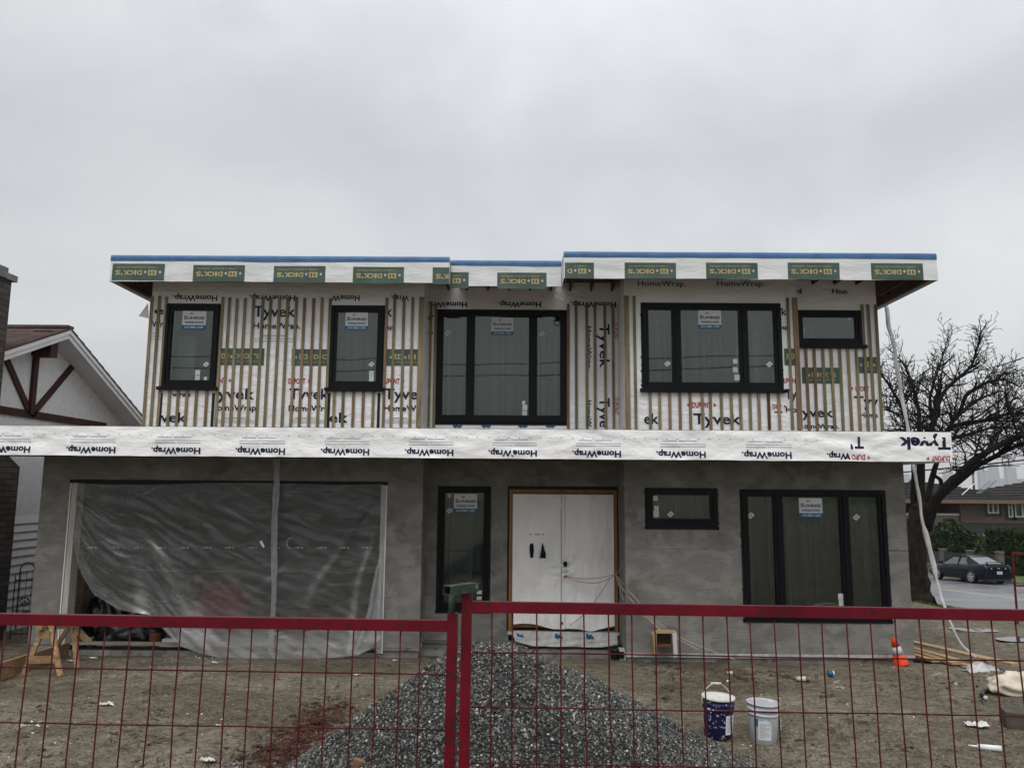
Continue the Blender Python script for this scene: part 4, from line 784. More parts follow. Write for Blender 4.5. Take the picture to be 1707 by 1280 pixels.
k = MB(); k.box(X+.14, X+.5, 14.42, 14.6, fz, fz+.07, 'white'); k.box(X+.16, X+.48, 14.44, 14.58, fz+.07, fz+.12, 'paper'); k.build('small_box', label='small white box on the garage floor right of the rusty can', cat='box', origin=(X+.3, 14.5, fz))
# ================================================================ left neighbour
XN = -10.6; XO = -10.1
pk = UX(116, 547, XO); lf = UX(0, 584, XO); rt_ = UX(236, 693, XO)
sL = (pk[1]-lf[1])/(pk[0]-lf[0]); sR = (pk[1]-rt_[1])/(rt_[0]-pk[0]); sA = (sL+sR)/2
NH = thing('neighbour_house', 'white half timbered house with a brown shingle roof left of the building site', 'house', (XN-3, pk[0], 0))
yl, yr = 12.6, 24.5; zl = pk[1]-sL*(pk[0]-yl); zr_ = pk[1]-sR*(yr-pk[0])
k = MB(); tk = .10
k.poly([(XN, yl+.5, 0-.3), (XN, yr-.5, -.3), (XN, yr-.5, zr_+sR*.5-.12), (XN, pk[0], pk[1]-.14), (XN, yl+.5, zl+sL*.5-.12)], 'stuccow')
k.quad((XN, yl+.5, -.3), (XN, yl+.5, zl), (-20, yl+.5, zl), (-20, yl+.5, -.3), 'stuccow'); k.build('gable_wall', NH)
k = MB()     # both roof slopes as thick slabs, with shingle courses
for (ya, za, yb, zb) in ((pk[0], pk[1], yl-.2, zl-sL*.2), (pk[0], pk[1], yr+.2, zr_-sR*.2)):
    n_ = 26
    for i in range(n_):
        t0 = i/n_; t1 = (i+1)/n_; y0 = ya+(yb-ya)*t0; y1 = ya+(yb-ya)*t1; z0 = za+(zb-za)*t0; z1 = za+(zb-za)*t1; u0 = .018
        k.add([(XO+.04, y0, z0), (-22, y0, z0), (-22, y1, z1+u0), (XO+.04, y1, z1+u0)], [(0, 1, 2, 3)], 'shingle'); k.quad((XO+.04, y1, z1+u0), (-22, y1, z1+u0), (-22, y1, z1), (XO+.04, y1, z1), 'shingle')
        k.quad((XO+.04, y0, z0-.04), (XO+.04, y1, z1-.04), (XO+.04, y1, z1+u0), (XO+.04, y0, z0), 'shingle')
k.box(XO-12, XO+.03, pk[0]-.12, pk[0]+.12, pk[1]-.01, pk[1]+.05, 'shingle')
k.build('roof', NH)
k = MB()
for (yb, zb) in ((yl-.2, zl-sL*.2), (yr+.2, zr_-sR*.2)):
    A = (pk[0], pk[1]); 
    k.poly([(XO+.03, A[0], A[1]-.03), (XO+.03, yb, zb-.03), (XO+.03, yb, zb-.13), (XO+.03, A[0], A[1]-.13)], 'trimw')
    k.poly([(XO+.0, A[0], A[1]-.12), (XO+.0, yb, zb-.12), (XO+.0, yb, zb-.24), (XO+.0, A[0], A[1]-.24)], 'trimw')
    k.poly([(XO+.03, A[0], A[1]-.13), (XO+.03, yb, zb-.13), (XO, yb, zb-.13), (XO, A[0], A[1]-.13)], 'trimw')
    k.poly([(XO, A[0], A[1]-.235), (XO, yb, zb-.235), (XN, yb, zb-.235), (XN, A[0], A[1]-.235)], 'trimw')
k.build('rake_board', NH)
def wt(p0, p1, wd, name='timber', out=.04):
    a = UX(*p0, XN); b = UX(*p1, XN); k = MB(); k.bar((XN+out/2, a[0], a[1]), (XN+out/2, b[0], b[1]), wd, out, 'timber', up=(1, 0, 0)); return k.build(name, NH)
wt((-25, 679), (175, 710), .16); wt((61, 560), (49, 690), .15, out=.07); wt((2, 582), (49, 690), .15); wt((126, 603), (50, 693), .15)
a = UX(61, 560, XN); b = UX(61, 596, XN); k = MB(); k.box(XN, XN+.42, a[0]-.13, a[0]+.13, b[1], a[1]+.1, 'timber'); k.build('bracket', NH)
# lap siding on the lower wall
z = -.2; k = MB()
while z < 2.22:
    k.quad((XN+.035, yl+.5, z), (XN+.035, yr-.5, z), (XN+.008, yr-.5, z+.17), (XN+.008, yl+.5, z+.17), 'siding'); k.quad((XN+.008, yl+.5, z), (XN+.008, yr-.5, z), (XN+.035, yr-.5, z), (XN+.035, yl+.5, z), 'siding'); z += .17
k.build('lap_siding', NH)
k = MB(); cz = UX(28, 463, -10.0)[1]; y0, y1 = 14.0, 14.72
k.box(-10.75, -10.0, y0, y1, 3.7, cz-.12, 'brick'); k.box(-10.82, -9.93, y0-.07, y1+.07, cz-.12, cz, 'concrete'); k.box(-10.7, -10.05, y0+.05, y1-.05, cz, cz+.14, 'concrete')
k.box(-10.75, -9.95, y0-.3, 15.42, -.3, 3.35, 'brick'); k.add([(x, y, z_) for x in (-10.75, -9.951) for y, z_ in ((y0-.3, 3.35), (15.42, 3.35), (y1, 3.75), (y0, 3.75))], [(0, 1, 2, 3), (4, 7, 6, 5), (1, 5, 6, 2), (0, 3, 7, 4)], 'brick')
k.build('chimney', NH)
# wrought-iron gate between the two houses
k = MB(); DI = 15.4; a = at(20, 1025, DI); b = at(58, 1025, DI); zt_ = at(30, 958, DI).z; gz_ = tz(a.x, DI)
k.tube([(a.x, DI, gz_), (a.x, DI, zt_)], .010, 'iron', 6); k.tube([(b.x+.1, DI, gz_), (b.x+.1, DI, zt_)], .010, 'iron', 6)
n_ = 6
for i in range(n_): x = a.x+(b.x+.1-a.x)*i/(n_-1); k.tube([(x, DI, gz_+.08), (x, DI, zt_-.05+.14*math.sin(math.pi*i/(n_-1)))], .005, 'iron', 5)
for zz in (gz_+.12, gz_+.55, zt_-.1): k.tube([(a.x, DI, zz), (b.x+.1, DI, zz)], .012, 'iron', 5)
cxx = (a.x+b.x)/2
k.tube([(cxx-.14, DI, gz_+.2), (cxx-.14, DI, zt_+.10)]+[(cxx-.14*math.cos(t_*math.pi/8), DI, zt_+.10+.14*math.sin(t_*math.pi/8)) for t_ in range(1, 8)]+[(cxx+.14, DI, zt_+.10), (cxx+.14, DI, gz_+.2)], .012, 'iron', 5)
for s_ in (-1, 1):
    for z_ in (gz_+.7, gz_+.35): k.tube([(cxx+s_*(.01+.008*t_)*math.cos(t_*.7), DI, z_+(.01+.008*t_)*math.sin(t_*.7)) for t_ in range(14)], .008, 'iron', 5)
k.build('iron_gate', label='black wrought iron gate with scrolls in the gap between the two houses', cat='gate', origin=(cxx, DI, gz_))
# ================================================================ right side: tree
TRB = Vector((U(1533, 1000, 24)[0], 24.0, 0)); TRB.z = tz(TRB.x, TRB.y)
TR = thing('bare_tree', 'large bare deciduous tree with dense twigs beside the right end of the house', 'tree', tuple(TRB))
rt = random.Random(3); limbs = MB(); trunkm = MB(); ends = []
def limb(pts, r0, r1, D0, D1, mb, n=9):
    P = []; 
    for i, (a, b) in enumerate(pts): t_ = i/(len(pts)-1); d_ = D0+(D1-D0)*t_; x, z = U(a, b, d_); P.append(Vector((x, d_, z)))
    Q = []; 
    for i in range(len(P)-1):
        for s in range(4):
            t_ = s/4; p0 = P[max(i-1, 0)]; p1 = P[i]; p2 = P[i+1]; p3 = P[min(i+2, len(P)-1)]
            Q.append(.5*((2*p1)+(p2-p0)*t_+(2*p0-5*p1+4*p2-p3)*t_*t_+(3*p1-p0-3*p2+p3)*t_**3))
    Q.append(P[-1]); k_ = len(Q); rad = [(r0+(r1-r0)*(i/(k_-1)))*(1+.14*n3(i*.6, r0*50, D0)) for i in range(k_)]
    for i in range(1, k_-1): Q[i] += Vector((rt.uniform(-1, 1), rt.uniform(-1, 1), rt.uniform(-1, 1)))*rad[i]*.12
    mb.tube(Q, rad, 'bark', n); ends.append((Q, rad)); return Q
b0 = [(1530, 1010), (1527, 985), (1526, 940), (1528, 890), (1531, 862), (1534, 842)]
limb(b0, .40, .25, 24, 24, trunkm, 14); ends.pop()
limb([(1530, 1014), (1528, 1003), (1527, 980), (1527, 950)], .55, .28, 24, 24, trunkm, 14); ends.pop()
limb([(1545, 880), (1552, 850), (1566, 825), (1585, 805), (1608, 783), (1632, 762), (1665, 742), (1707, 724), (1760, 705), (1810, 690)], .17, .05, 23.9, 21.5, trunkm, 10)
limb([(1550, 860), (1568, 828), (1605, 797), (1635, 773), (1680, 750), (1712, 737), (1770, 728)], .12, .04, 23.8, 22.4, limbs, 8)
limb([(1524, 860), (1522, 830), (1523, 790), (1521, 750), (1515, 718), (1504, 682), (1484, 645), (1467, 622)], .09, .03, 24.2, 23.5, limbs, 8)
limb([(1535, 850), (1534, 810), (1535, 775), (1538, 740), (1556, 705), (1562, 668), (1568, 640)], .15, .06, 24, 24.5, limbs, 9)
limb([(1545, 835), (1552, 805), (1560, 775), (1568, 740), (1582, 712), (1600, 690), (1626, 668), (1660, 655)], .10, .035, 24, 26, limbs, 8)
limb([(1562, 690), (1566, 668), (1578, 648), (1595, 632), (1617, 612), (1626, 590), (1632, 568), (1635, 552)], .08, .012, 24.4, 24, limbs, 7)
limb([(1556, 705), (1550, 670), (1556, 640), (1566, 610), (1574, 585), (1582, 556)], .06, .010, 24.5, 25.5, limbs, 7)
limb([(1530, 740), (1532, 690), (1520, 640), (1505, 605), (1480, 580)], .07, .015, 24, 25.5, limbs, 7)
limb([(1583, 712), (1610, 705), (1645, 700), (1680, 690), (1720, 688)], .09, .03, 25, 23, limbs, 7)
limb([(1600, 690), (1610, 660), (1640, 640), (1670, 633), (1700, 645)], .07, .02, 25, 24, limbs, 7)
limb([(1560, 772), (1555, 790), (1568, 800), (1569, 815)], .05, .06, 24, 24, limbs, 6); ends.pop()
limb([(1540, 760), (1552, 742), (1550, 720)], .08, .05, 23.6, 23.2, limbs, 6)
limb([(1570, 720), (1590, 730), (1620, 722), (1660, 712), (1700, 716)], .07, .02, 24, 22.8, limbs, 6)
tw_v = []; tw_f = []
def seg_tube(P, R_, n=3):
    b = len(tw_v); px_ = None
    for i, p in enumerate(P):
        d = (P[min(i+1, len(P)-1)]-P[max(i-1, 0)]).normalized(); x = d.cross(Vector((.3, .2, .93)));
        if x.length < 1e-3: x = Vector((1, 0, 0))
        x.normalize(); y = d.cross(x)
        for j in range(n): a = 2*math.pi*j/n; v = p+(x*math.cos(a)+y*math.sin(a))*R_[i]; tw_v.append((v.x, v.y, v.z))
    for i in range(len(P)-1):
        for j in range(n): tw_f.append((b+i*n+j, b+i*n+(j+1) % n, b+(i+1)*n+(j+1) % n, b+(i+1)*n+j))
CC = Vector((U(1585, 690, 24)[0], 24, U(1585, 690, 24)[1]))
def grow(p, d, L_, r, lev):
    n = max(3, int(L_/.22)); P = [p.copy()]; q = d.normalized(); bend = Vector((rt.uniform(-1, 1), rt.uniform(-1, 1), rt.uniform(-.2, .9)))*.16
    for i in range(n):
        q = (q+bend*.5+Vector((rt.uniform(-1, 1), rt.uniform(-1, 1), rt.uniform(-1, 1)))*.30).normalized(); P.append(P[-1]+q*(L_/n))
    seg_tube(P, [max(.0082, r*(1-.75*i/n)) for i in range(n+1)], 4 if lev == 0 else 3)
    if lev < 3:
        m = int(L_/(.34, .23, .20)[lev])
        for i in range(m):
            t_ = rt.uniform(.12, 1); k_ = min(int(t_*n), n-1); a = P[k_].lerp(P[k_+1], t_*n-k_) if t_*n < n else P[-1]
            dd = (P[k_+1]-P[k_]).normalized(); s = dd.cross(Vector((rt.uniform(-1, 1), rt.uniform(-1, 1), rt.uniform(-1, 1)))).normalized()
            grow(a, (dd*rt.uniform(.25, .8)+s+Vector((0, 0, .25))), L_*rt.uniform(.28, .55), r*.5, lev+1)
for Q, rad in ends:
    k_ = len(Q)
    for i in range(k_//3, k_):
        if rad[i] > .2: continue
        for _ in range(3 if rad[i] < .05 else 2):
            p = Q[i]; dd = (Q[min(i+1, k_-1)]-Q[i-1]).normalized(); s = Vector((rt.uniform(-1, 1), rt.uniform(-1, 1), rt.uniform(-.25, 1))).normalized()
            if p.z < 3.9 and rt.random() < .8: continue
            out_ = (p-CC).normalized()*.35
            top = CZ+(814-592)/1285*24
            L_ = rt.uniform(.7, 1.9)
            if p.z > 5.9: L_ *= .55
            if p.z > 6.8: L_ *= .7
            grow(p, dd*.45+s+out_, L_, min(.035, rad[i]*.5), 0 if L_ > .8 else 1)
trunkm.build('trunk', TR); limbs.build('limbs', TR)
npmesh('twigs', tw_v, tw_f, ['bark'], parent=TR)
# ================================================================ across the road
BG = thing('brown_house', 'taupe two storey house with a dark tiled hip roof across the road', 'house', (U(1660, 900, 62)[0], 62, tz(36, 62)))
DH = 60.0; hx0 = U(1601, 850, DH)[0]; hx1 = hx0+17; zg = tz(38, 61)-.3; ze = U(1650, 833, DH)[1]; zm = U(1650, 871, DH)[1]
k = MB(); wa = [(1645, 1663.5, 837, 855.5), (1679, 1687, 837, 862), (1690, 1716, 837, 862)]
ops = [(U(a, c, DH)[0], U(b, c, DH)[0], U(a, d, DH)[1], U(a, c, DH)[1]) for a, b, c, d in wa]
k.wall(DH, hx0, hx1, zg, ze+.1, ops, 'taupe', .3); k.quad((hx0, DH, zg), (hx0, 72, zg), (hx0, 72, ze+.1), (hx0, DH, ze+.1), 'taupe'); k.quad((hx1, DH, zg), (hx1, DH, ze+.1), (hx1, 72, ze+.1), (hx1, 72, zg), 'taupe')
# recessed left wing with balcony
lx = U(1500, 850, 63)[0]; rx_ = U(1562, 850, 63)[0]
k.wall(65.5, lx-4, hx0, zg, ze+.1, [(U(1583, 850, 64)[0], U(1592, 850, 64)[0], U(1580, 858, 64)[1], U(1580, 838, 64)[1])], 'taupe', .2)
k.box(lx-4, hx0-.01, DH+.3, 63.9, U(1580, 883, 60)[1], U(1580, 859, 60)[1], 'tanp'); k.build('wall', BG)
k = MB(); zr2 = U(1580, 858, 60)[1]; k.box(lx-4, U(1609, 858, 60)[0], DH+.2, DH+.35, zr2-.04, zr2+.10, 'trimw'); k.build('balcony_rail', BG)
for i, (a, b, c, d) in enumerate(ops):
    k = MB(); t_ = .10
    k.box(a-.22, b+.22, DH-.04, DH-.005, c-.22, c, 'dark'); k.box(a-.22, b+.22, DH-.04, DH-.005, d, d+.22, 'dark'); k.box(a-.22, a, DH-.04, DH-.005, c, d, 'dark'); k.box(b, b+.22, DH-.04, DH-.005, c, d, 'dark')
    k.box(a, b, DH-.06, DH+.1, c, c+t_, 'white'); k.box(a, b, DH-.06, DH+.1, d-t_, d, 'white'); k.box(a, a+t_, DH-.06, DH+.1, c+t_, d-t_, 'white'); k.box(b-t_, b, DH-.06, DH+.1, c+t_, d-t_, 'white')
    if i != 1: m_ = (a+b)/2; k.box(m_-.05, m_+.05, DH-.055, DH+.1, c+t_, d-t_, 'white')
    else: zc_ = c+(d-c)*.66; k.box(a+t_, b-t_, DH-.055, DH+.1, zc_-.04, zc_+.04, 'white')
    wd_ = k.build('window', BG); k = MB(); k.quad((a, DH+.06, c), (b, DH+.06, c), (b, DH+.06, d), (a, DH+.06, d), 'carglass'); k.build('pane', wd_)
def tile_plane(k, A, B, C, D_, n_=14, m='roofd'):   # eave A-B to ridge D_-C with overlapping courses
    A, B, C, D_ = map(Vector, (A, B, C, D_))
    nrm = (B-A).cross(D_-A).normalized(); nrm = nrm if nrm.z > 0 else -nrm
    for i in range(n_):
        t0 = i/n_; t1 = (i+1)/n_; p = A.lerp(D_, t0); q = B.lerp(C, t0); r = B.lerp(C, t1); s = A.lerp(D_, t1); u = nrm*.09
        k.quad(p+u, q+u, r, s, m); k.quad(p, q, q+u, p+u, m)
def hip(k, x0, x1, y0, y1, z0, zr, n_=14):
    h = (y1-y0)/2; ym = (y0+y1)/2
    tile_plane(k, (x0, y0, z0), (x1, y0, z0), (x1-h, ym, zr), (x0+h, ym, zr), n_); tile_plane(k, (x1, y1, z0), (x0, y1, z0), (x0+h, ym, zr), (x1-h, ym, zr), n_)
    tile_plane(k, (x0, y1, z0), (x0, y0, z0), (x0+h, ym, zr), (x0+h-.01, ym, zr), n_); tile_plane(k, (x1, y0, z0), (x1, y1, z0), (x1-h, ym, zr), (x1-h+.01, ym, zr), n_)
    k.box(x0, x1, y0, y1, z0-.28, z0-.005, 'taupe')
k = MB(); zrg = U(1630, 802, 66)[1]; ex0 = U(1566, 831, 58.8)[0]
hip(k, U(1475, 830, 58.8)[0], U(1735, 830, 58.8)[0], 58.8, 72, ze+.02, zrg+.1); hip(k, U(1695, 830, 60)[0], hx1+8, 60.5, 74, ze-.2, zrg+.2)
k.build('roof', BG)
k = MB(); zp = U(1650, 873, 58)[1]; tile_plane(k, (U(1612, 889, 57)[0], 57, U(1650, 889, 57)[1]), (hx1+2, 57, U(1650, 889, 57)[1]), (hx1, 60, zp), (hx0-.2, 60, zp), 7)
tile_plane(k, (U(1560, 880, 57)[0], 57, U(1600, 884, 57)[1]), (U(1616, 880, 57)[0], 57, U(1600, 884, 57)[1]), (U(1605, 869, 60)[0], 60, U(1600, 869, 60)[1]), (U(1590, 869, 60)[0], 60, U(1600, 869, 60)[1]), 5)
k.box(U(1612, 889, 57)[0], hx1+2, 57, 57.15, U(1650, 893, 57)[1], U(1650, 889.3, 57)[1], 'tanp'); k.build('porch_roof', BG)
k = MB(); X, Z = U(1623, 806, 64); X2, Z2 = U(1623, 790, 64); k.tube([(X, 64, Z-.6), (X, 64, Z2)], .09, 'concrete', 8); k.tube([(X, 64, Z2), (X, 64, Z2+.12)], .15, 'concrete', 8); k.build('vent_pipe', BG)
# ladder and pole on that roof
def rp(a, b): 
    lo_, hi_ = 58.8, 65.4
    for _ in range(40):
        m_ = (lo_+hi_)/2; z = U(a, b, m_)[1]; zr_s = ze+.02+(zrg+.08-ze)*(m_-58.8)/6.6
        if z > zr_s: lo_ = m_
        else: hi_ = m_
    return Vector((U(a, b, lo_)[0], lo_, U(a, b, lo_)[1]+.16))
k = MB(); A = rp(1604, 828); B_ = rp(1627, 807); k.tube([A, B_], .035, 'trimw', 6); k.build('roof_pole', label='long white pole lying up the slope of the brown house roof', cat='pole', origin=A)
k = MB(); A = rp(1625, 827); B_ = rp(1651, 804); A2 = A+Vector((.5, 0, 0)); B2 = B_+Vector((.5, 0, 0)); k.tube([A, B_], .02, 'iron', 5); k.tube([A2, B2], .02, 'iron', 5)
for i in range(1, 12): k.tube([A.lerp(B_, i/12), A2.lerp(B2, i/12)], .02, 'steel', 5)
k.build('ladder', label='metal ladder lying up the slope of the brown house roof', cat='ladder', origin=A)
# foliage helper
def foliage(name, parent, c, r, n, m, size=.12, box=False, seed=0, lump=.25, top_flat=False):
    rg = np.random.RandomState(seed); u = rg.normal(size=(n, 3)); u /= np.linalg.norm(u, axis=1)[:, None]
    if box: 
        u = rg.uniform(-1, 1, (n, 3)); ax = rg.randint(0, 3, n); sgn = np.sign(u[np.arange(n), ax]); u[np.arange(n), ax] = sgn*rg.uniform(.93, 1.03, n); q = u
    else:
        rad = rg.uniform(.72, 1.0, n)**.7; l_ = np.array([mnoise.noise(Vector(v*2.3)+Vector((seed*3.3, 0, 0)))*1.2+.4*mnoise.noise(Vector(v*6)) for v in u]); q = u*(rad*(1+lump*l_))[:, None]
    P = np.array(c)+q*np.array(r); P[:, 2] = np.maximum(P[:, 2], c[2]-r[2])
    a = rg.normal(size=(n, 3)); a /= np.linalg.norm(a, axis=1)[:, None]; b = np.cross(a, rg.normal(size=(n, 3))); b /= np.linalg.norm(b, axis=1)[:, None]
    s = size*rg.uniform(.5, 1.2, n)[:, None]; V = np.stack([P-a*s, P+b*s*.5, P+a*s, P-b*s*.5], 1).reshape(-1, 3); Fq = np.arange(n*4).reshape(-1, 4)
    return npmesh(name, V, Fq, [m], smooth=False, parent=parent)
def shrub(label, c, r, n, m, size, seed, cat='shrub', box=False, group=None, name='shrub'):
    t_ = thing(name, label, cat, (c[0], c[1], c[2]-r[2]), group); foliage('foliage', t_, c, r, n, m, size, box, seed)
    k = MB()
    if box: k.box(c[0]-r[0]*.9, c[0]+r[0]*.9, c[1]-r[1]*.9, c[1]+r[1]*.9, c[2]-r[2], c[2]+r[2]*.93, m); k.build('core_growth', t_)
    else:
        for q in range(7): a = q*.9; k.tube([(c[0], c[1], c[2]-r[2]), (c[0]+r[0]*.3*math.cos(a), c[1]+r[1]*.3*math.sin(a), c[2]-r[2]*.2), (c[0]+r[0]*.65*math.cos(a), c[1]+r[1]*.65*math.sin(a), c[2]+r[2]*.55)], [.07, .05, .02], 'bark', 5)
        k.build('stems', t_)
        foliage('inner_foliage', t_, c, (r[0]*.75, r[1]*.75, r[2]*.75), n//2, m, size*1.4, False, seed+5)
    return t_
def sp(px_, py0, py1, D, hw_px):
    X, Z0 = U(px_, py1, D); Z1 = U(px_, py0, D)[1]; g_ = min(Z0, tz(X, D)); return (X, D, (g_+Z1)/2), (hw_px/F*D, hw_px/F*D*.8, (Z1-g_)/2)
c, r = sp(1588, 870, 925, 53.5, 36); shrub('broad dark evergreen bush behind the slate fence', c, r, 9000, 'leaf', .22, 1)
c, r = sp(1642, 892, 925, 54.5, 15); shrub('small round yellow green shrub right of the broad dark bush', c, r, 3500, 'leafy', .14, 2)
c, r = sp(1672, 880, 930, 57, 22); shrub('olive green shrub showing above the clipped hedge', c, r, 4000, 'hedge', .18, 3)
c, r = sp(1706, 884, 952, 47.5, 34); r = (r[0], 1.4, r[2]); shrub('tall square clipped hedge at the right edge', c, r, 14000, 'hedge', .13, 4, 'hedge', True, name='hedge')
c, r = sp(1512, 868, 930, 56, 26); shrub('dark evergreen bush seen between the tree trunk and the new house', c, r, 4000, 'leaf', .22, 6)
# fence with stone pillars
GF = thing('garden_fence', 'slate panelled garden fence between stone pillars across the road', 'fence', (U(1620, 925, 50.5)[0], 50.5, tz(30, 50.5)))
def fline(px_): # fence line parallel to the kerb
    s = -RW2-3.2; lo_, hi_ = 30., 90.
    for _ in range(50):
        y = (lo_+hi_)/2; x = U(px_, 920, y)[0]; xx = RP[0]+RD[0]*(y-RP[1])/RD[1]+RN[0]*s*1.0
        if x < xx: lo_ = y
        else: hi_ = y
    return x, y
fps = [(1520, 893), (1571.5, 907), (1617, 905), (1666, 912)]; prev = None
for px_, py_ in fps:
    x, y = fline(px_); y0 = y; g_ = tz(x, y); top = U(px_, py_, y)[1]; top = g_+1.30
    k = MB(); k.box(x-.16, x+.16, y-.16, y+.16, g_, top, 'fpillar'); k.box(x-.2, x+.2, y-.2, y+.2, top, top+.08, 'fpillar'); k.build('pillar', GF)
    if prev:
        a = Vector(prev); b = Vector((x, y, g_)); k = MB(); u = Vector((0, 0, 1))
        k.bar(a+u*.17, b+u*.17, .16, .34, 'fpillar'); k.bar(a+u*.36, b+u*.36, .2, .04, 'kerb'); k.build('low_wall', GF)
        k = MB(); k.bar(a+u*.76, b+u*.76, .05, .72, 'fpanel'); k.bar(a+u*1.15, b+u*1.15, .09, .05, 'fpanel'); k.build('panel', GF)
    prev = (x, y, g_)
# far red fence piece
FR = thing('distant_fence_panel', 'small far red mesh fence panel at the right edge', 'fence', (U(1692, 1015, 20)[0], 20, tz(13, 20)), 'red temporary fence panels')
k = MB(); DD = 20.0; gx_ = U(1690.5, 960, DD)[0]; zt_ = U(1690, 921, DD)[1]; zb_ = tz(gx_, DD)
k.box(gx_-.018, gx_+.018, DD-.018, DD+.018, zb_, zt_, 'fencered'); k.box(gx_+.019, gx_+2.9, DD-.017, DD+.017, zt_-.04, zt_, 'fencered'); zq = U(1690, 976, DD)[1]; k.box(gx_+.019, gx_+2.9, DD-.017, DD+.017, zq-.018, zq+.018, 'fencered'); k.build('frame', FR)
k = MB()
for i in range(32): k.tube([(gx_+.09*i+.05, DD, zb_+.05), (gx_+.09*i+.05, DD, zq)], .003, 'steel', 4)
z = zq-.1
while z > zb_+.05: k.tube([(gx_, DD, z), (gx_+2.9, DD, z)], .003, 'steel', 4); z -= .1
k.build('wire_mesh', FR)
# ---- parked car
CR = thing('parked_car', 'dark navy two door coupe parked at the far kerb, seen from behind', 'car', (0, 0, 0))
hd = math.atan2(RD[1], RD[0]); 
def mkcar():
    st = [(-2.30, .66, .48, .86), (-2.27, .76, .32, .98), (-2.1, .82, .24, 1.03), (-1.7, .855, .2, 1.02), (-1.0, .86, .2, .98), (0, .855, .2, .95), (.8, .85, .2, .93), (1.3, .845, .2, .87), (1.8, .82, .22, .79), (2.1, .76, .26, .70), (2.27, .62, .34, .60)]
    V = []; n = 14
    for x, hw, zb, zt_ in st:
        pr_ = [(0, zt_+.015), (.70*hw, zt_), (.90*hw, zt_-.035), (.97*hw, zt_-.12), (hw, zt_-.28), (hw*.99, (zb+zt_)/2-.1), (.95*hw, zb+.04), (.8*hw, zb)]
        ring = [(x, y, z) for y, z in pr_]+[(x, -y, z) for y, z in pr_[:0:-1]]
        V += ring
    m_ = len(V)//len(st); Fs = [(i*m_+j, i*m_+(j+1) % m_, (i+1)*m_+(j+1) % m_, (i+1)*m_+j) for i in range(len(st)-1) for j in range(m_)]
    k = MB(); k.add(V, Fs, 'carpaint', True); k.add(V[:m_], [tuple(range(m_))], 'carpaint'); k.add(V[-m_:], [tuple(range(m_))[::-1]], 'carpaint')
    # roof skin
    prof = [(.92, .90, .74), (.25, 1.33, .56), (-.1, 1.385, .54), (-.6, 1.39, .53), (-.95, 1.35, .54), (-1.85, 1.00, .66)]
    rs = prof[1:5]; vs = [(x, y*hw, z+(.012 if abs(y) < .5 else 0)) for x, z, hw in rs for y in (-1, -.85, -.4, .4, .85, 1)]
    k.add(vs, [(i*6+j, i*6+j+1, (i+1)*6+j+1, (i+1)*6+j) for i in range(3) for j in range(5)], 'carpaint', True)
    for s in (-1, 1):
        def pt(x, z, hw): return Vector((x, s*hw, z))
        k.bar(pt(.95, .89, .745), pt(.22, 1.335, .565), .05, .05, 'carpaint'); k.bar(pt(-.35, .94, .78), pt(-.32, 1.38, .56), .06, .05, 'carpaint')
        k.add([pt(-.9, 1.36, .565), pt(-1.2, 1.24, .60), pt(-1.95, .985, .73), pt(-1.15, .95, .79), pt(-.85, 1.18, .68)], [(0, 1, 2, 3, 4)], 'carpaint')
        k.bar(pt(.22, 1.335, .57), pt(-.95, 1.35, .565), .04, .04, 'carpaint')
        k.bar(pt(1.0, .62, .868), pt(-1.0, .62, .874), .012, .03, 'carpaint')
        for xw in (-1.31, 1.31): # arch lip
            k.tube([(xw+.37*math.cos(a), s*.852, .30+.37*math.sin(a)) for a in [math.pi*q/10 for q in range(11)]], .022, 'carpaint', 5)
            k.lathe([(.345, -.01), (.345, .012)], (xw, s*.855, .31), 'bagblack', 20, M=Matrix.Rotation(math.pi/2, 4, 'X'))
    k.box(-2.335, -2.20, -.76, .76, .30, .55, 'carpaint'); k.box(-2.30, -1.9, -.7, .7, .17, .3, 'bagblack'); body = k.build('body', CR)
    k = MB(); gl = [(x, y*hw*.985, z-.012) for x, z, hw in prof for y in (-1, -.9, 0, .9, 1)]
    k.add(gl, [(i*5+j, i*5+j+1, (i+1)*5+j+1, (i+1)*5+j) for i in (0, 4) for j in range(4)], 'carglass', True)
    k.build('windscreens', CR)
    for s in (-1, 1):
        k = MB(); P = [Vector((.88, s*.755, .905)), Vector((.26, s*.572, 1.315)), Vector((-.95, s*.565, 1.335)), Vector((-1.25, s*.61, 1.20)), Vector((-1.5, s*.72, .985)), Vector((-.3, s*.785, .94))]; k.add(P, [tuple(range(6))], 'carglass'); k.build('side_window', CR)
    for xw in (-1.31, 1.31):
        for s in (-1, 1):
            Mw = Matrix.Rotation(-s*math.pi/2, 4, 'X'); k = MB(); k.lathe([(.20, -.2), (.30, -.2), (.315, -.16), (.315, -.03), (.30, .0), (.225, .0), (.22, -.04)], (xw, s*.865, .315), 'tyre', 28, M=Mw); t_ = k.build('wheel', CR)
            k = MB(); k.lathe([(.205, -.06), (.225, -.02), (.225, .002), (.205, .002), (.195, -.03)], (xw, s*.868, .315), 'rim', 28, M=Mw)
            k.lathe([(.05, -.03), (.05, -.005)], (xw, s*.868, .315), 'rim', 12, M=Mw)
            for q in range(5):
                a = q*2*math.pi/5+.3; k.bar((xw+.03*math.cos(a), s*.862, .315+.03*math.sin(a)), (xw+.21*math.cos(a), s*.862, .315+.21*math.sin(a)), .075, .02, 'rim', up=(0, 1, 0))
            k.build('rim', t_)
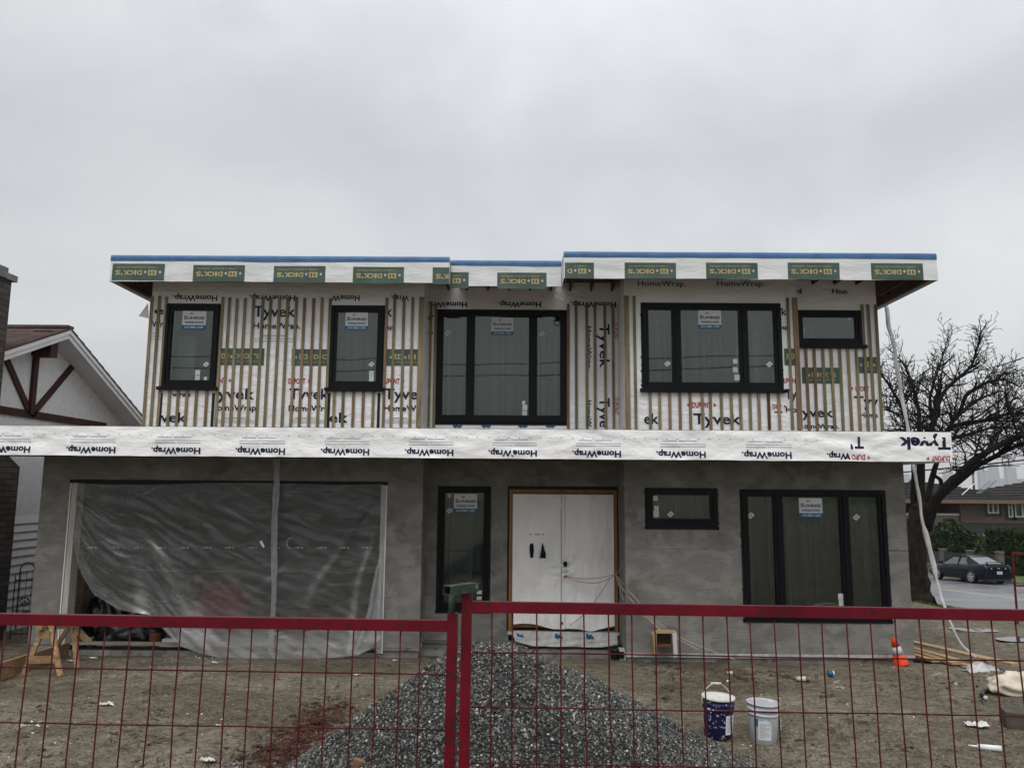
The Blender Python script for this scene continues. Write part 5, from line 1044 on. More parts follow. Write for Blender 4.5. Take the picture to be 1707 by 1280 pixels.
    for s in (-1, 1):
        k = MB(); Mt_ = Matrix.Rotation(-math.pi/2, 4, 'Y')
        k.lathe([(.115, 0), (.11, .02), (.06, .03)], (-2.26, s*.60, .79), 'tail', 16, M=Mt_); k.lathe([(.065, 0), (.06, .02)], (-2.275, s*.40, .80), 'tail', 14, M=Mt_)
        k.lathe([(.035, .02), (.03, .03)], (-2.276, s*.40, .80), 'lampc', 10, M=Mt_); k.build('tail_light', CR)
        k = MB(); k.tube([(.80, s*.80, .95), (.80, s*.93, .97)], .03, 'carpaint', 6); k.box(.72, .86, min(s*.88, s*1.0), max(s*.88, s*1.0), .93, 1.05, 'carpaint'); k.build('wing_mirror', CR)
    k = MB(); k.box(-2.30, -2.12, -.62, .62, 1.10, 1.125, 'carpaint'); k.box(-2.22, -2.14, -.56, -.52, 1.0, 1.10, 'carpaint'); k.box(-2.22, -2.14, .52, .56, 1.0, 1.10, 'carpaint'); k.build('rear_spoiler', CR)
    k = MB(); k.box(-2.345, -2.337, -.15, .15, .52, .66, 'platew'); k.box(-2.348, -2.3455, -.11, .11, .55, .60, 'greyink'); k.build('number_plate', CR)
    k = MB(); k.box(-2.315, -2.29, -.07, .07, .80, .84, 'rim'); k.build('badge', CR)
mkcar()
rw = Vector((23.93, 41.72, 0)); hv = Vector((RD[0], RD[1], 0)); lv = Vector((-RD[1], RD[0], 0))
cc = rw+hv*1.31-lv*.80; CR.location = (cc.x, cc.y, float(rz(cc.y))+.003); CR.rotation_euler = (0, math.atan(.042), hd)
# ---- overhead wires across the street and behind the photographer (seen reflected in the panes)
def wire(a, b, da_, db_, r, label, sagm=.25):
    A = Vector((U(*a, da_)[0], da_, U(*a, da_)[1])); B_ = Vector((U(*b, db_)[0], db_, U(*b, db_)[1])); e = B_-A; A2 = A-e*.9; B2 = B_+e*1.6; k = MB()
    k.tube([A2.lerp(B2, i/24)-Vector((0, 0, sagm*(math.sin(math.pi*i/24)-.75))) for i in range(25)], r, 'cableb', 5); k.build('power_line', label=label, cat='power line', group='overhead wires across the street', origin=A2)
wire((1507, 787), (1707, 765), 50, 46, .045, 'thick black overhead wire passing just above the brown house roof')
wire((1625, 779), (1707, 771), 50, 48, .018, 'thin wire just below the thick black overhead wire')
wire((1560, 770), (1707, 752), 50, 47, .016, 'thin wire crossing behind the big forked limb of the tree')
wire((1657, 612), (1707, 594), 44, 42, .032, 'topmost thin wire right of the tree crown')
wire((1664, 626), (1707, 614), 44, 42, .028, 'second thin wire right of the tree crown')
for z, y in ((9.0, -12), (9.75, -12.5)):
    k = MB(); k.tube([(-40+i*4, y, z+.0009*(-40+i*4+6)**2*(1 if z < 9.5 else .7)) for i in range(21)], .026, 'cableb', 5); k.build('power_line', label='overhead wire behind the viewpoint, '+('lower' if z < 9.5 else 'upper')+' line reflected in the upper panes', cat='power line', origin=(-40, y, z))
# ---- skyline, far away in the haze
DS = 3500.0
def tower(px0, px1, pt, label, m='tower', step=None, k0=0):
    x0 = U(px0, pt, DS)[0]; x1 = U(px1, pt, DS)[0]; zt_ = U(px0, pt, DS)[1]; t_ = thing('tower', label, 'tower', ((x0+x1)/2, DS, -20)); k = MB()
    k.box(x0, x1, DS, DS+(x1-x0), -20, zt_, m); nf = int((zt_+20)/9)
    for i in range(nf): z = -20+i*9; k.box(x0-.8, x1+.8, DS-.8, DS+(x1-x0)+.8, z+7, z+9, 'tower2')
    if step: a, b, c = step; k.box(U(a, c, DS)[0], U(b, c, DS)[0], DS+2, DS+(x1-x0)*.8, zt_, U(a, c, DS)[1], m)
    k.build('tower_block', t_)
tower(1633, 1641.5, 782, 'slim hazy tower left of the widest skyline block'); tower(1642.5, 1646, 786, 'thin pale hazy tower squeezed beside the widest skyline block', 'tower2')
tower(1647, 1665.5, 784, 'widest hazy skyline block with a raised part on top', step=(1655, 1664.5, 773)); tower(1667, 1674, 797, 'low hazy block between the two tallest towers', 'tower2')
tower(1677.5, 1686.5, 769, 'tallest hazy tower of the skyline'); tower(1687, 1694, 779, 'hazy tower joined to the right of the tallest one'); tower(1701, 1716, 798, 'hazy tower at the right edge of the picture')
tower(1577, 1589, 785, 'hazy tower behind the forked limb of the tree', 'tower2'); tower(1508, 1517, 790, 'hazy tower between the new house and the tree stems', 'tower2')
# ---- air
k = MB(); k.box(-2500, 4800, -300, 4600, -60, 420, 'glass'); hz = k.build('haze', kind='stuff'); hm = bpy.data.materials.new('haze'); hm.use_nodes = True; t = hm.node_tree; t.nodes.clear()
o = t.nodes.new('ShaderNodeOutputMaterial'); v = t.nodes.new('ShaderNodeVolumePrincipled'); v.inputs['Color'].default_value = (.93, .95, .98, 1); v.inputs['Density'].default_value = .00022; v.inputs['Anisotropy'].default_value = .2
t.links.new(v.outputs[0], o.inputs['Volume']); hz.data.materials.clear(); hz.data.materials.append(hm)
# ================================================================ red fence in front
TL = .047
def FPt(px_, py_, D0=2.6):
    d = ray(px_, py_); k_ = (D0+TL*(CZ-2.6))/(d.y-TL*d.z); return Vector((d.x*k_, d.y*k_, CZ+d.z*k_))
dn_ = Vector((0, -TL, -1)).normalized(); nf_ = Vector((0, -1, TL)).normalized()
def panel(label, A, B, postA, postB, raiseA, vx, hz_, seed, name='mesh_fence'):
    """A,B top corners of the frame (outer), hanging down the leaning plane"""
    rg = random.Random(seed); e = (B-A).normalized(); Ln = (B-A).length; Hh = 1.80
    t_ = thing(name, label, 'fence', tuple(A.lerp(B, .5)+dn_*Hh), 'red temporary fence panels')
    def bx(a, b, w, h, m='fencered', nm='rail'): 
        k = MB(); k.bar(a, b, w, h, m, up=tuple(-nf_)); return k.build(nm, t_)
    bx(A+e*.017+dn_*.0175, B-e*.017+dn_*.0175, .035, .032, nm='top_rail'); bx(A+e*.017+dn_*(Hh-.1), B-e*.017+dn_*(Hh-.1), .035, .032, nm='bottom_rail')
    for P, ra in ((A, raiseA[0]), (B, raiseA[1])): 
        s = 1 if P is A else -1; bx(P+e*.0*s-dn_*ra, P+dn_*Hh, .033, .034, nm='post')
    k = MB()
    for u in vx:
        n = 13; w0 = rg.uniform(-.0015, .0015); pts = []
        kink = rg.random() < .25; kz = rg.uniform(.2, .5)
        for i in range(n): v = .035+(Hh-.14)*i/(n-1); pts.append(A+e*(u+w0+rg.uniform(-.0012, .0012)+(.006*math.exp(-((v-kz)/.05)**2) if kink else 0))+dn_*v+nf_*.004)
        k.tube(pts, .0026, 'fencewire', 5)
    for v in hz_:
        n = int(Ln/.08); k.tube([A+e*(.02+(Ln-.04)*i/n)+dn_*(v+rg.uniform(-.0012, .0012))+nf_*-.002 for i in range(n+1)], .0026, 'fencewire', 5)
    k.build('wire_mesh', t_); return t_
A = FPt(0, 1022); B = FPt(754.5, 1033.5); e = (B-A).normalized(); A2 = B-e*2.9; A = A2
def upos(A, e, px_, py_):
    P = FPt(px_, py_); return (P-A).dot(e)
vx = [upos(A, e, p, 1112) for p in (2, 44.5, 85.5, 127.7, 170, 211, 254, 295, 337.4, 378.4, 417, 459, 503, 544, 586.6, 625.4, 664.6, 699.7)]; vx = [vx[0]-.085*i for i in range(1, 15)]+vx
hv_ = [(FPt(380, y)-A).dot(dn_) for y in (1111, 1203)]; st_ = hv_[1]-hv_[0]; hz1 = hv_+[hv_[1]+st_*i for i in range(1, 7) if hv_[1]+st_*i < 1.66]
PL = panel('red fence panel on the left, ending at the post under the green coupler', A, B, 1, 1, (0, .024), vx, hz1, 1)
A = FPt(778.5, 1001.5); B = FPt(1707, 1015.5); e = (B-A).normalized(); B = A+e*2.9
vx = [upos(A, e, p, 1112) for p in (818, 853, 894, 934, 973, 1014, 1054, 1093, 1132.6, 1172.6, 1214, 1253, 1293.4, 1333, 1373, 1415, 1454.4, 1496, 1536.5, 1577, 1617.4, 1659, 1699.5)]; vx += [vx[-1]+.083*i for i in range(1, 12)]
hv_ = [(FPt(1180, y)-A).dot(dn_) for y in (1090.5, 1182)]; st_ = hv_[1]-hv_[0]; hz2 = hv_+[hv_[1]+st_*i for i in range(1, 7) if hv_[1]+st_*i < 1.66]
PR = panel('red fence panel on the right, standing a little taller than its neighbour', A, B, 1, 1, (.024, .024), vx, hz2, 2)
# green coupler joining the two posts
k = MB(); a = FPt(745, 984, 2.50); b = FPt(791, 978, 2.62); hx = .0145; w_ = .016; th = .003
ax = (b-a).normalized(); upv = Vector((0, 0, 1)); sd_ = ax.cross(upv).normalized(); upv = sd_.cross(ax)
M4 = Matrix((ax, -sd_, upv)).transposed().to_4x4(); M4.translation = a; Ln = (b-a).length
k.box(0, Ln, -w_, w_, hx-th, hx, 'fencegreen', M4); k.box(0, Ln, -w_, w_, -hx, -hx+th, 'fencegreen', M4); k.box(0, Ln, -w_, -w_+th, -hx+th, hx-th, 'fencegreen', M4); k.box(0, Ln, w_-th, w_, -hx+th, hx-th, 'fencegreen', M4); k.box(Ln*.3, Ln*.31, -w_+th, w_-th, -hx+th, hx-th, 'rust', M4)
p0 = FPt(753.5, 990, 2.60); p1 = FPt(753, 1030, 2.60); k.tube([p0, p0.lerp(p1, .4), p1], [.0095, .0105, .0115], 'fencegreen', 12)
k.build('fence_coupler', label='chipped green metal coupler bridging the tops of the two fence posts', cat='coupler', origin=p1)
# ================================================================ gravel pile
PC = (-.25, 6.05); PZ = 1.90; base = tz(*PC)
def pile(x, y):
    x = np.asarray(x, float); y = np.asarray(y, float); dx = x-PC[0]; dy = y-PC[1]; sx = np.where(dx < 0, 1.36, .93)
    ang = np.arctan2(dy, dx); r = np.sqrt((dx*sx)**2+(dy*1.0)**2)*(1+.05*np.sin(ang*3+1)+.03*np.sin(ang*7))
    h = 1.42-.63*np.sqrt(r*r+.27); flat = vn(x*2.3+3, y*2.3)*.10+vn(x*6, y*6+7)*.045+vn(x*15, y*15)*.02
    h = np.maximum(h, 0)+.10*np.exp(-((r-2.15)/.22)**2)*.5; return np.maximum(base+h+flat*(h > .02)+.10, 0) if False else base+h+flat*np.clip(h*6, 0, 1), h
gx_ = np.linspace(-2.9, 2.4, 107); gy_ = np.linspace(3.6, 8.6, 101); XX, YY = np.meshgrid(gx_, gy_); ZZ, HH = pile(XX, YY); GR = TZ(XX, YY); ZZ = np.where(HH > .03, ZZ, GR-.08)
ZZ = np.maximum(ZZ, GR-.08); id_ = np.arange(107*101).reshape(101, 107); Fp = np.stack([id_[:-1, :-1], id_[:-1, 1:], id_[1:, 1:], id_[1:, :-1]], -1).reshape(-1, 4)
GP_ = thing('gravel_pile', 'large grey pile of crushed gravel behind the fence in front of the door', 'gravel pile', (PC[0], PC[1], base))
core = mat('gravel_core', (.02, .02, .02), (.05, .05, .048), scale=40, rough=.9, bump=1, bscale=60, bdist=.03)
npmesh('pile_base', np.stack([XX, YY, ZZ], -1).reshape(-1, 3), Fp, [core], parent=GP_)
def stones(n, fx, size, name, m, parent=None, seed=0, flatz=1.0, **kw):
    rg = np.random.RandomState(seed); P = fx(rg, n); n = len(P)
    B8 = np.array([[x, y, z] for x in (-1, 1) for y in (-1, 1) for z in (-1, 1)], float)*.62
    V = B8[None]*(1+rg.uniform(-.38, .38, (n, 8, 3))); s = rg.uniform(size[0], size[1], n)**1.0; V *= (s[:, None]*rg.uniform(.55, 1.25, (n, 3)))[:, None, :]
    q = rg.normal(size=(n, 4)); q /= np.linalg.norm(q, axis=1)[:, None]; w, x, y, z = q.T
    Rm = np.stack([1-2*(y*y+z*z), 2*(x*y-z*w), 2*(x*z+y*w), 2*(x*y+z*w), 1-2*(x*x+z*z), 2*(y*z-x*w), 2*(x*z-y*w), 2*(y*z+x*w), 1-2*(x*x+y*y)], -1).reshape(n, 3, 3)
    V = np.einsum('nij,nkj->nki', Rm, V); V[:, :, 2] *= flatz; V += P[:, None, :]
    Fb = np.array([[0, 1, 3, 2], [4, 6, 7, 5], [0, 4, 5, 1], [2, 3, 7, 6], [0, 2, 6, 4], [1, 5, 7, 3]]); Fq = (Fb[None]+8*np.arange(n)[:, None, None]).reshape(-1, 4)
    return npmesh(name, V.reshape(-1, 3), Fq, [m], smooth=False, parent=parent, **kw)
def fpile(rg, n):
    a = rg.uniform(0, 2*np.pi, n*2); r = np.sqrt(rg.uniform(0, 1, n*2))*2.5; x = PC[0]+r*np.cos(a); y = PC[1]+r*np.sin(a); z, h = pile(x, y); g = TZ(x, y)
    ok = (h > .02) | (rg.uniform(size=n*2) < .07); z = np.where(h > .03, np.maximum(z, g), g)+.004; P = np.stack([x, y, z], -1)[ok][:n]; return P
stones(120000, fpile, (.0045, .0125), 'loose_stones', 'gravel', GP_, 1)
def fgr(rg, n):
    y = 6.3+rg.uniform(0, 1, n)**1.25*9; x = (rg.uniform(-.78, .78, n))*y; keep = vn(x*.5+40, y*.5)+.9*vn(x*2+7, y*2) > -.12; x = x[keep]; y = y[keep]; return np.stack([x, y, TZ(x, y)+.001], -1)
stones(42000, fgr, (.003, .010), 'pebbles', mat('pebble', (.10, .085, .06), (.26, .23, .18), scale=8, rough=.9, island=.6), None, 2, .7, kind='stuff')
stones(9000, fgr, (.008, .022), 'dirt_clods', mat('dirt_clod', (.075, .060, .040), (.15, .125, .09), scale=8, rough=.95, island=.3), None, 12, .55, kind='stuff')
def fpl(rg, n):
    y = 6.3+rg.uniform(0, 1, n)*8; x = (rg.uniform(-.78, .78, n))*y; keep = vn(x*.9+20, y*.9) > .15; x = x[keep]; y = y[keep]; return np.stack([x, y, TZ(x, y)+.003], -1)
stones(500, fpl, (.006, .016), 'pale_fragments', 'chip', None, 3, .4, kind='stuff')
# bark-like debris
def flakes(pts, name, m, sz, seed, n_each, spread, kind='stuff'):
    rg = random.Random(seed); V = []; Fs = []
    for (a, b) in pts:
        for _ in range(n_each):
            P = GT(a+rg.gauss(0, spread[0]), b+rg.gauss(0, spread[1])); x, y = P.x, P.y; z = tz(x, y); hh = float(pile([x], [y])[1][0]); zz = float(pile([x], [y])[0][0])
            if hh > .03: z = max(z, zz)
            an = rg.uniform(0, 6.3); l_ = rg.uniform(*sz); w = l_*rg.uniform(.15, .4); c = Vector((x, y, z+.012)); u = Vector((math.cos(an), math.sin(an), rg.uniform(-.3, .4)))*l_; v = Vector((-math.sin(an), math.cos(an), rg.uniform(-.3, .3)))*w; t_ = Vector((0, 0, w*.6)); b0 = len(V)
            for q in (-u-v, u-v*.6, u+v*.6, -u+v, -u*.2+t_): V.append(tuple(c+q))
            Fs += [(b0, b0+1, b0+4, b0+4), (b0+1, b0+2, b0+4, b0+4), (b0+2, b0+3, b0+4, b0+4), (b0+3, b0, b0+4, b0+4)]
    k = MB(); k.add(V, [f[:3] for f in Fs], m); return k.build(name, kind=kind, origin=V[0])
flakes([(452+i*9.5, 1268-i*8.0) for i in range(12)], 'bark_debris', 'bitred', (.01, .05), 1, 80, (24, 9))
flakes([(1200, 1118), (1230, 1123), (1260, 1125), (1290, 1122), (1310, 1128), (1178, 1109), (1100, 1105), (1103, 1122), (1240, 1132), (1128, 1115), (1135, 1122), (1120, 1150), (1340, 1135), (1110, 1165), (1380, 1160)], 'wood_debris', 'bitred', (.01, .05), 2, 16, (11, 3))
flakes([(1540, 1145), (1575, 1140), (1590, 1143), (1620, 1175), (1480, 1120), (1450, 1140), (1400, 1215), (1330, 1245), (1510, 1250), (1600, 1080), (1660, 1020), (1570, 1030), (1620, 1030), (150, 1168), (270, 1195), (90, 1190), (210, 1225), (60, 1250), (380, 1262), (250, 1272), (330, 1125), (600, 1110), (560, 1150), (240, 1240)], 'dark_debris', 'bit', (.01, .05), 3, 16, (26, 7))
flakes([(1400, 1141), (1418, 1145), (1390, 1139), (350, 1101), (330, 1098), (1560, 1125), (1590, 1140), (1640, 1130), (35, 1210), (60, 1205), (290, 1101)], 'wood_chips', 'chip', (.006, .03), 4, 8, (6, 2.5))
# ================================================================ things in the yard
def PY(px_, py_, Y): x, z = U(px_, py_, Y); return Vector((x, Y, z))
def lit(name, label, cat, px_, py_, fn, group=None):
    P = GT(px_, py_); k = MB(); fn(k, P); return k.build(name, label=label, cat=cat, group=group, origin=P)
def pail(px_, py_, wall, label, up_handle, rot, has_blue):
    P = GT(px_, py_); P.z = tz(P.x, P.y)-.005; t_ = thing('pail', label, 'bucket', tuple(P), 'plastic pails standing by the gravel pile')
    k = MB(); pr_ = [(.125, 0), (.130, .006), (.1425, .26), (.1425, .262), (.152, .264), (.152, .274), (.144, .277), (.146, .305), (.155, .307), (.155, .318), (.147, .32), (.149, .355), (.157, .357), (.158, .372), (.147, .374), (.143, .36), (.128, .02)]
    M_ = Matrix.Rotation(R(2.0), 4, 'Y'); k.lathe(pr_, P, wall, 40, M=M_)
    if has_blue: # splashes of cement on the rim
        k.lathe([(.1585, .352), (.1595, .36), (.1585, .3745), (.15, .3765), (.145, .37)], P, 'cement', 40, M=M_)
    k.lathe([(.0, .30), (.139, .30)], P, 'cement', 30, M=M_); k.build('tub', t_)
    k = MB(); n = 9; vs = []   # paper label wrapped round the side
    for i in range(n+1):
        a = R(rot-26+52*i/n)
        for z in (.05, .225): r_ = .1275+.0125*z/.26+.0042; v = M_@Vector((r_*math.cos(a)*1.008, r_*math.sin(a)*1.008, z)); vs.append(v+P)
    k.add(vs, [(i*2, i*2+2, i*2+3, i*2+1) for i in range(n)], 'sticker', True)
    for row in range(8):
        z = .075+row*.017; vs = []
        for i in range(6):
            a = R(rot-20+(38 if row % 3 else 24)*i/5)
            for dz_ in (0, .005): r_ = .1275+.0125*z/.26+.0052; v = M_@Vector((r_*math.cos(a)*1.012, r_*math.sin(a)*1.012, z+dz_)); vs.append(v+P)
        k.add(vs, [(i*2, i*2+2, i*2+3, i*2+1) for i in range(5)], 'greyink')
    if not has_blue:
        vs = []
        for i in range(5):
            a = R(rot-42+16*i/4)
            for z in (.17, .24): r_ = .1275+.0125*z/.26+.005; v = M_@Vector((r_*math.cos(a)*1.01, r_*math.sin(a)*1.01, z)); vs.append(v+P)
        k.add(vs, [(i*2, i*2+2, i*2+3, i*2+1) for i in range(4)], 'sblue')
    k.build('paper_label', t_)
    k = MB(); s = 1 if up_handle else -1; Rr = .158; pts = []
    for i in range(17):
        a = math.pi*i/16; x = Rr*math.cos(a); h = Rr*1.15*math.sin(a)
        v = Vector((x*math.cos(R(10)), x*math.sin(R(10)), .30))+(Vector((.0, .03*math.sin(a), h)) if up_handle else Vector((.05*math.sin(a), -.035-.13*math.sin(a)*.45, -h*.82)))
        pts.append(P+v)
    if not up_handle: pts = [P+Vector((.158*math.cos(R(-88+i*5.6)), .158*math.sin(R(-88+i*5.6)), .29-.17*math.sin(math.pi*i/16)**.8))*1.0+Vector((.012*math.cos(R(-88+i*5.6)), .012*math.sin(R(-88+i*5.6)), 0)) for i in range(17)]
    k.tube(pts, .0028, 'white' if up_handle else 'steel', 6)
    g_ = pts[8]; 
    if up_handle: k.tube([g_-Vector((.05, .0, 0)), g_+Vector((.05, 0, 0))], .011, 'cement', 8)
    k.build('handle', t_)
pail(1197, 1226, 'pailblue', 'navy blue pail splashed with cement, its handle standing up', True, -48, True)
pail(1272, 1235, 'pailwhite', 'white pail with a paper label and its handle hanging down', False, -100, False)
# cone
P = PY(1503, 1107, 13.42); t_ = thing('traffic_cone', 'small orange and white traffic cone leaning at the right corner of the house', 'traffic cone', tuple(P)); M_ = Matrix.Rotation(R(-15), 4, 'Y')
k = MB(); prc = [(.125, .0), (.115, .02), (.090, .17), (.0895, .172), (.066, .30), (.0655, .302), (.040, .43), (.036, .435), (.03, .43)]; k.lathe(prc[:3], P, 'coneo', 28, M=M_); k.lathe(prc[3:5], P, 'conew', 28, M=M_); k.lathe(prc[5:], P, 'coneo', 28, M=M_); k.build('cone_body', t_)
# lumber stack right of the house
for i, (x0, yo, z0, rot, Lb, m, lab) in enumerate([(7.02, 13.55, .02, -5, 3.4, 'lumber', 'bottom layer, against the wall'), (7.20, 13.28, .02, -6, 3.4, 'lumber', 'bottom layer, second from the wall'), (7.38, 13.1, .02, -6, 3.5, 'lumber', 'bottom layer, third from the wall'), (7.56, 13.05, .02, -7, 3.2, 'lumber', 'bottom layer, outermost'),
      (7.12, 13.75, .065, -5, 3.2, 'lumber2', 'second layer, against the wall'), (7.32, 13.4, .065, -7, 3.3, 'lumber', 'second layer, middle'), (7.6, 12.95, .14, -8, 3.6, 'lumber', 'raised on the stack'), (7.86, 12.75, .10, -9, 3.8, 'lumber', 'longest and farthest out')]):
    a_ = R(90-rot); x0 = x0+.05; d = Vector((math.cos(a_)*-1 if False else math.sin(R(rot))*1, math.cos(R(rot)), 0)); g_ = tz(x0, yo)
    a = Vector((x0, yo, g_+z0+.025)); b = a+d*Lb; b.z = tz(min(b.x, 9), min(b.y, 18))+z0+.06
    board(a, b, .145, .038, m, 'lumber_board', 'long board in the stack right of the house, '+lab, 'board', 'stacked boards right of the house')
# twisted white plastic pipe from the roof corner to the ground
pp = [(1474, 503, 14.9), (1480, 528, 14.7), (1486, 560, 14.5), (1493, 600, 14.4), (1501, 645, 14.3), (1508, 685, 14.2), (1514, 718, 14.1), (1521, 760, 14.0), (1527, 800, 13.9), (1535, 850, 13.9), (1542, 885, 13.8), (1551, 920, 13.7), (1560, 960, 13.6), (1568, 990, 13.5), (1578, 1022, 13.4), (1590, 1050, 13.35), (1604, 1075, 13.3), (1622, 1092, 13.2), (1640, 1102, 13.15)]
k = MB(); pts = []; rr_ = []
for i in range(len(pp)-1):
    for s in range(5):
        q = [pp[i][j]+(pp[i+1][j]-pp[i][j])*s/5 for j in range(3)]; X, Z = U(q[0], q[1], q[2]); pts.append(Vector((X, q[2], Z))+Vector((n3(i+s/5, 1), n3(i+s/5, 2), 0))*.03)
        w = .042-.028*(i/len(pp))+.010*n3((i+s/5)*1.7, 9)+(.02 if 9 < i < 12 else 0); rr_.append(max(.013, w))
k.tube(pts, rr_, 'hang', 10, squash=.45)
k.build('plastic_sleeve', label='long twisted white plastic sleeve hanging from the right roof corner to the ground', cat='plastic sleeve', origin=pts[-1])
k = MB(); c0 = pts[-1]
for (dx, dy, l_, w) in ((-.05, -.1, .22, .16), (-.22, -.28, .16, .12)):
    vs = []; 
    for j in range(9):
        for i in range(13): u = i/12-.5; v = j/8-.5; vs.append((c0.x+dx+u*l_*2.2, c0.y+dy+v*w*2, tz(c0.x+dx, c0.y+dy)+.02+.11*max(0, 1-(u*u+v*v)*3.5)*(1+.6*n3(u*5, v*5, dx))))
    k.add(vs, [(j*13+i, j*13+i+1, (j+1)*13+i+1, (j+1)*13+i) for j in range(8) for i in range(12)], 'hang', True)
k.build('crumpled_plastic', label='crumpled white plastic at the foot of the hanging sleeve', cat='plastic', origin=c0)
# cream bag with black hose
P = GT(1690, 1158); blob((P.x+.12, P.y+.05, P.z+.09), (.42, .22, .19), 'bagcream', 'cream_bag', 'cream coloured sack lying at the right edge of the yard', 'sack', 5, .22, 3)
a = [GT(x, y) for x, y in ((1672, 1150), (1662, 1152), (1650, 1153), (1640, 1157), (1637, 1162), (1643, 1167))]; k = MB(); k.tube([p+Vector((0, 0, .035)) for p in a], .032, 'bagblack', 10); k.tube([a[-1]+Vector((0, 0, .035)), a[-1]+(a[-1]-a[-2]).normalized()*.03+Vector((0, 0, .03))], .026, 'cement', 8); k.build('hose_end', label='bent black hose end sticking out of the cream sack', cat='hose', origin=a[0])
lit('wood_block', 'dark block of wood at the right edge below the cream sack', 'block', 1698, 1213, lambda k, P: k.box(-.14, .30, -.16, .12, 0, .18, 'block', Matrix.Translation(P)@Matrix.Rotation(R(-18), 4, 'Z')))
def rag(k, P, w=.17, d=.10, m='paperw', h=.05):
    w *= .8; d *= .8
    vs = []
    for j in range(7):
        for i in range(11): u = i/10-.5; v = j/6-.5; vs.append((P.x+u*2*w+.05*n3(v*2, P.x*3, w), P.y+v*2*d*(1-.7*abs(u))+.05*n3(u*2, P.y*5, 3), tz(P.x, P.y)+.012+h*abs(n3(u*6, v*5, w*9))+.006))
    k.add(vs, [(j*11+i, j*11+i+1, (j+1)*11+i+1, (j+1)*11+i) for j in range(6) for i in range(10)], m, True)
lit('scrap_of_plastic', 'flat white scrap left of the dark wood block', 'scrap', 1630, 1211, lambda k, P: rag(k, P, .145, .09))
lit('scrap_of_plastic', 'white plastic scrap lying alone in the left part of the yard', 'scrap', 178, 1176, lambda k, P: rag(k, P, .10, .05))
lit('scrap_of_paper', 'torn white paper near the bottom left, by the gravel', 'scrap', 345, 1270, lambda k, P: rag(k, P, .08, .04))
lit('scrap_of_paper', 'white paper scrap on the dirt left of the gravel pile top', 'scrap', 595, 1126, lambda k, P: rag(k, P, .07, .06))
lit('scrap_of_paper', 'white scrap at the feet of the sawhorse', 'scrap', 119, 1104, lambda k, P: rag(k, P, .06, .035))
lit('scrap_of_paper', 'narrow white scrap right of the sawhorse', 'scrap', 155, 1099, lambda k, P: rag(k, P, .08, .03))
lit('scrap_of_paper', 'small white scrap near the right end of the film', 'scrap', 657, 1103, lambda k, P: rag(k, P, .05, .035))
lit('scrap_of_paper', 'long thin pale scrap in front of the film', 'scrap', 357, 1107, lambda k, P: rag(k, P, .07, .03))
def cyl(k, P, L_, r, an, m, m2=None):
    d = Vector((math.cos(R(an)), math.sin(R(an)), .03)); a = P+Vector((0, 0, r)); b = a+d*L_; k.tube([a, b], r, m, 14)
    if m2: k.tube([b, b+d*L_*.35], r*.93, m2, 14)
lit('caulking_tube', 'empty white caulking tube below the flat white scrap', 'tube', 1630, 1249, lambda k, P: (cyl(k, P, .19, .026, -22, 'white'), k.tube([P+Vector((0, 0, .026)), P+Vector((-.07, .03, .03))], [.012, .005], 'white', 8)))
lit('paper_cup', 'pale paper cup lying on its side behind the white pail', 'cup', 1328, 1135, lambda k, P: k.tube([P+Vector((0, 0, .035)), P+Vector((.12, -.03, .04))], [.026, .038], 'bagcream', 14))
lit('drink_can', 'blue and white drink can lying right of the paper cup', 'can', 1381, 1127, lambda k, P: cyl(k, P, .06, .042, 5, 'sblue', 'white'))
lit('paper_cup', 'small cup with an orange rim lying left of the paper cup', 'cup', 1212, 1124, lambda k, P: k.tube([P+Vector((0, 0, .03)), P+Vector((.08, -.02, .03))], [.02, .028], 'bagcream', 12))
lit('bottle_cap', 'small white plastic piece below the little orange rimmed cup', 'scrap', 1212, 1137, lambda k, P: cyl(k, P, .05, .014, 60, 'white'))
# wooden form leaning by the wall
P = PY(1110, 1097, 13.3); D_ = P.y; k = MB(); s = D_/F; X0, Z0 = U(1089, 1096, D_); X1, Z1 = U(1131, 1053, D_); b_ = .10
k.box(X0+.06, X1-.07, D_+.22, D_+.25, Z0+.15, Z1, 'plywood'); k.box(X0+.06, X1-.02, D_+.02, D_+.22, Z1-.03, Z1, 'lumber')
k.add([(X0+.02, D_, Z0+.05), (X0+.06, D_, Z0+.02), (X0+.06, D_, Z1-.02), (X0, D_, Z1-.06), (X0+.02, D_+.25, Z0+.05), (X0+.06, D_+.25, Z0+.02), (X0+.06, D_+.25, Z1-.02), (X0, D_+.25, Z1-.06)], [(0, 1, 2, 3), (4, 7, 6, 5), (0, 3, 7, 4), (1, 5, 6, 2), (2, 6, 7, 3), (0, 4, 5, 1)], 'lumber')
k.add([(X1-.08, D_, Z0+.0), (X1-.02, D_, Z0+.04), (X1-.03, D_, Z1-.01), (X1-.10, D_, Z1-.03), (X1-.08, D_+.25, Z0), (X1-.02, D_+.25, Z0+.04), (X1-.03, D_+.25, Z1-.01), (X1-.10, D_+.25, Z1-.03)], [(0, 1, 2, 3), (4, 7, 6, 5), (0, 3, 7, 4), (1, 5, 6, 2), (2, 6, 7, 3), (0, 4, 5, 1)], 'conew')
k.box(X0+.07, X1-.1, D_+.05, D_+.2, Z0+.17, Z0+.20, 'rust'); k.build('wooden_form', label='open wooden box form standing on the dirt against the grey wall', cat='wooden box', origin=(P.x, D_, Z0))
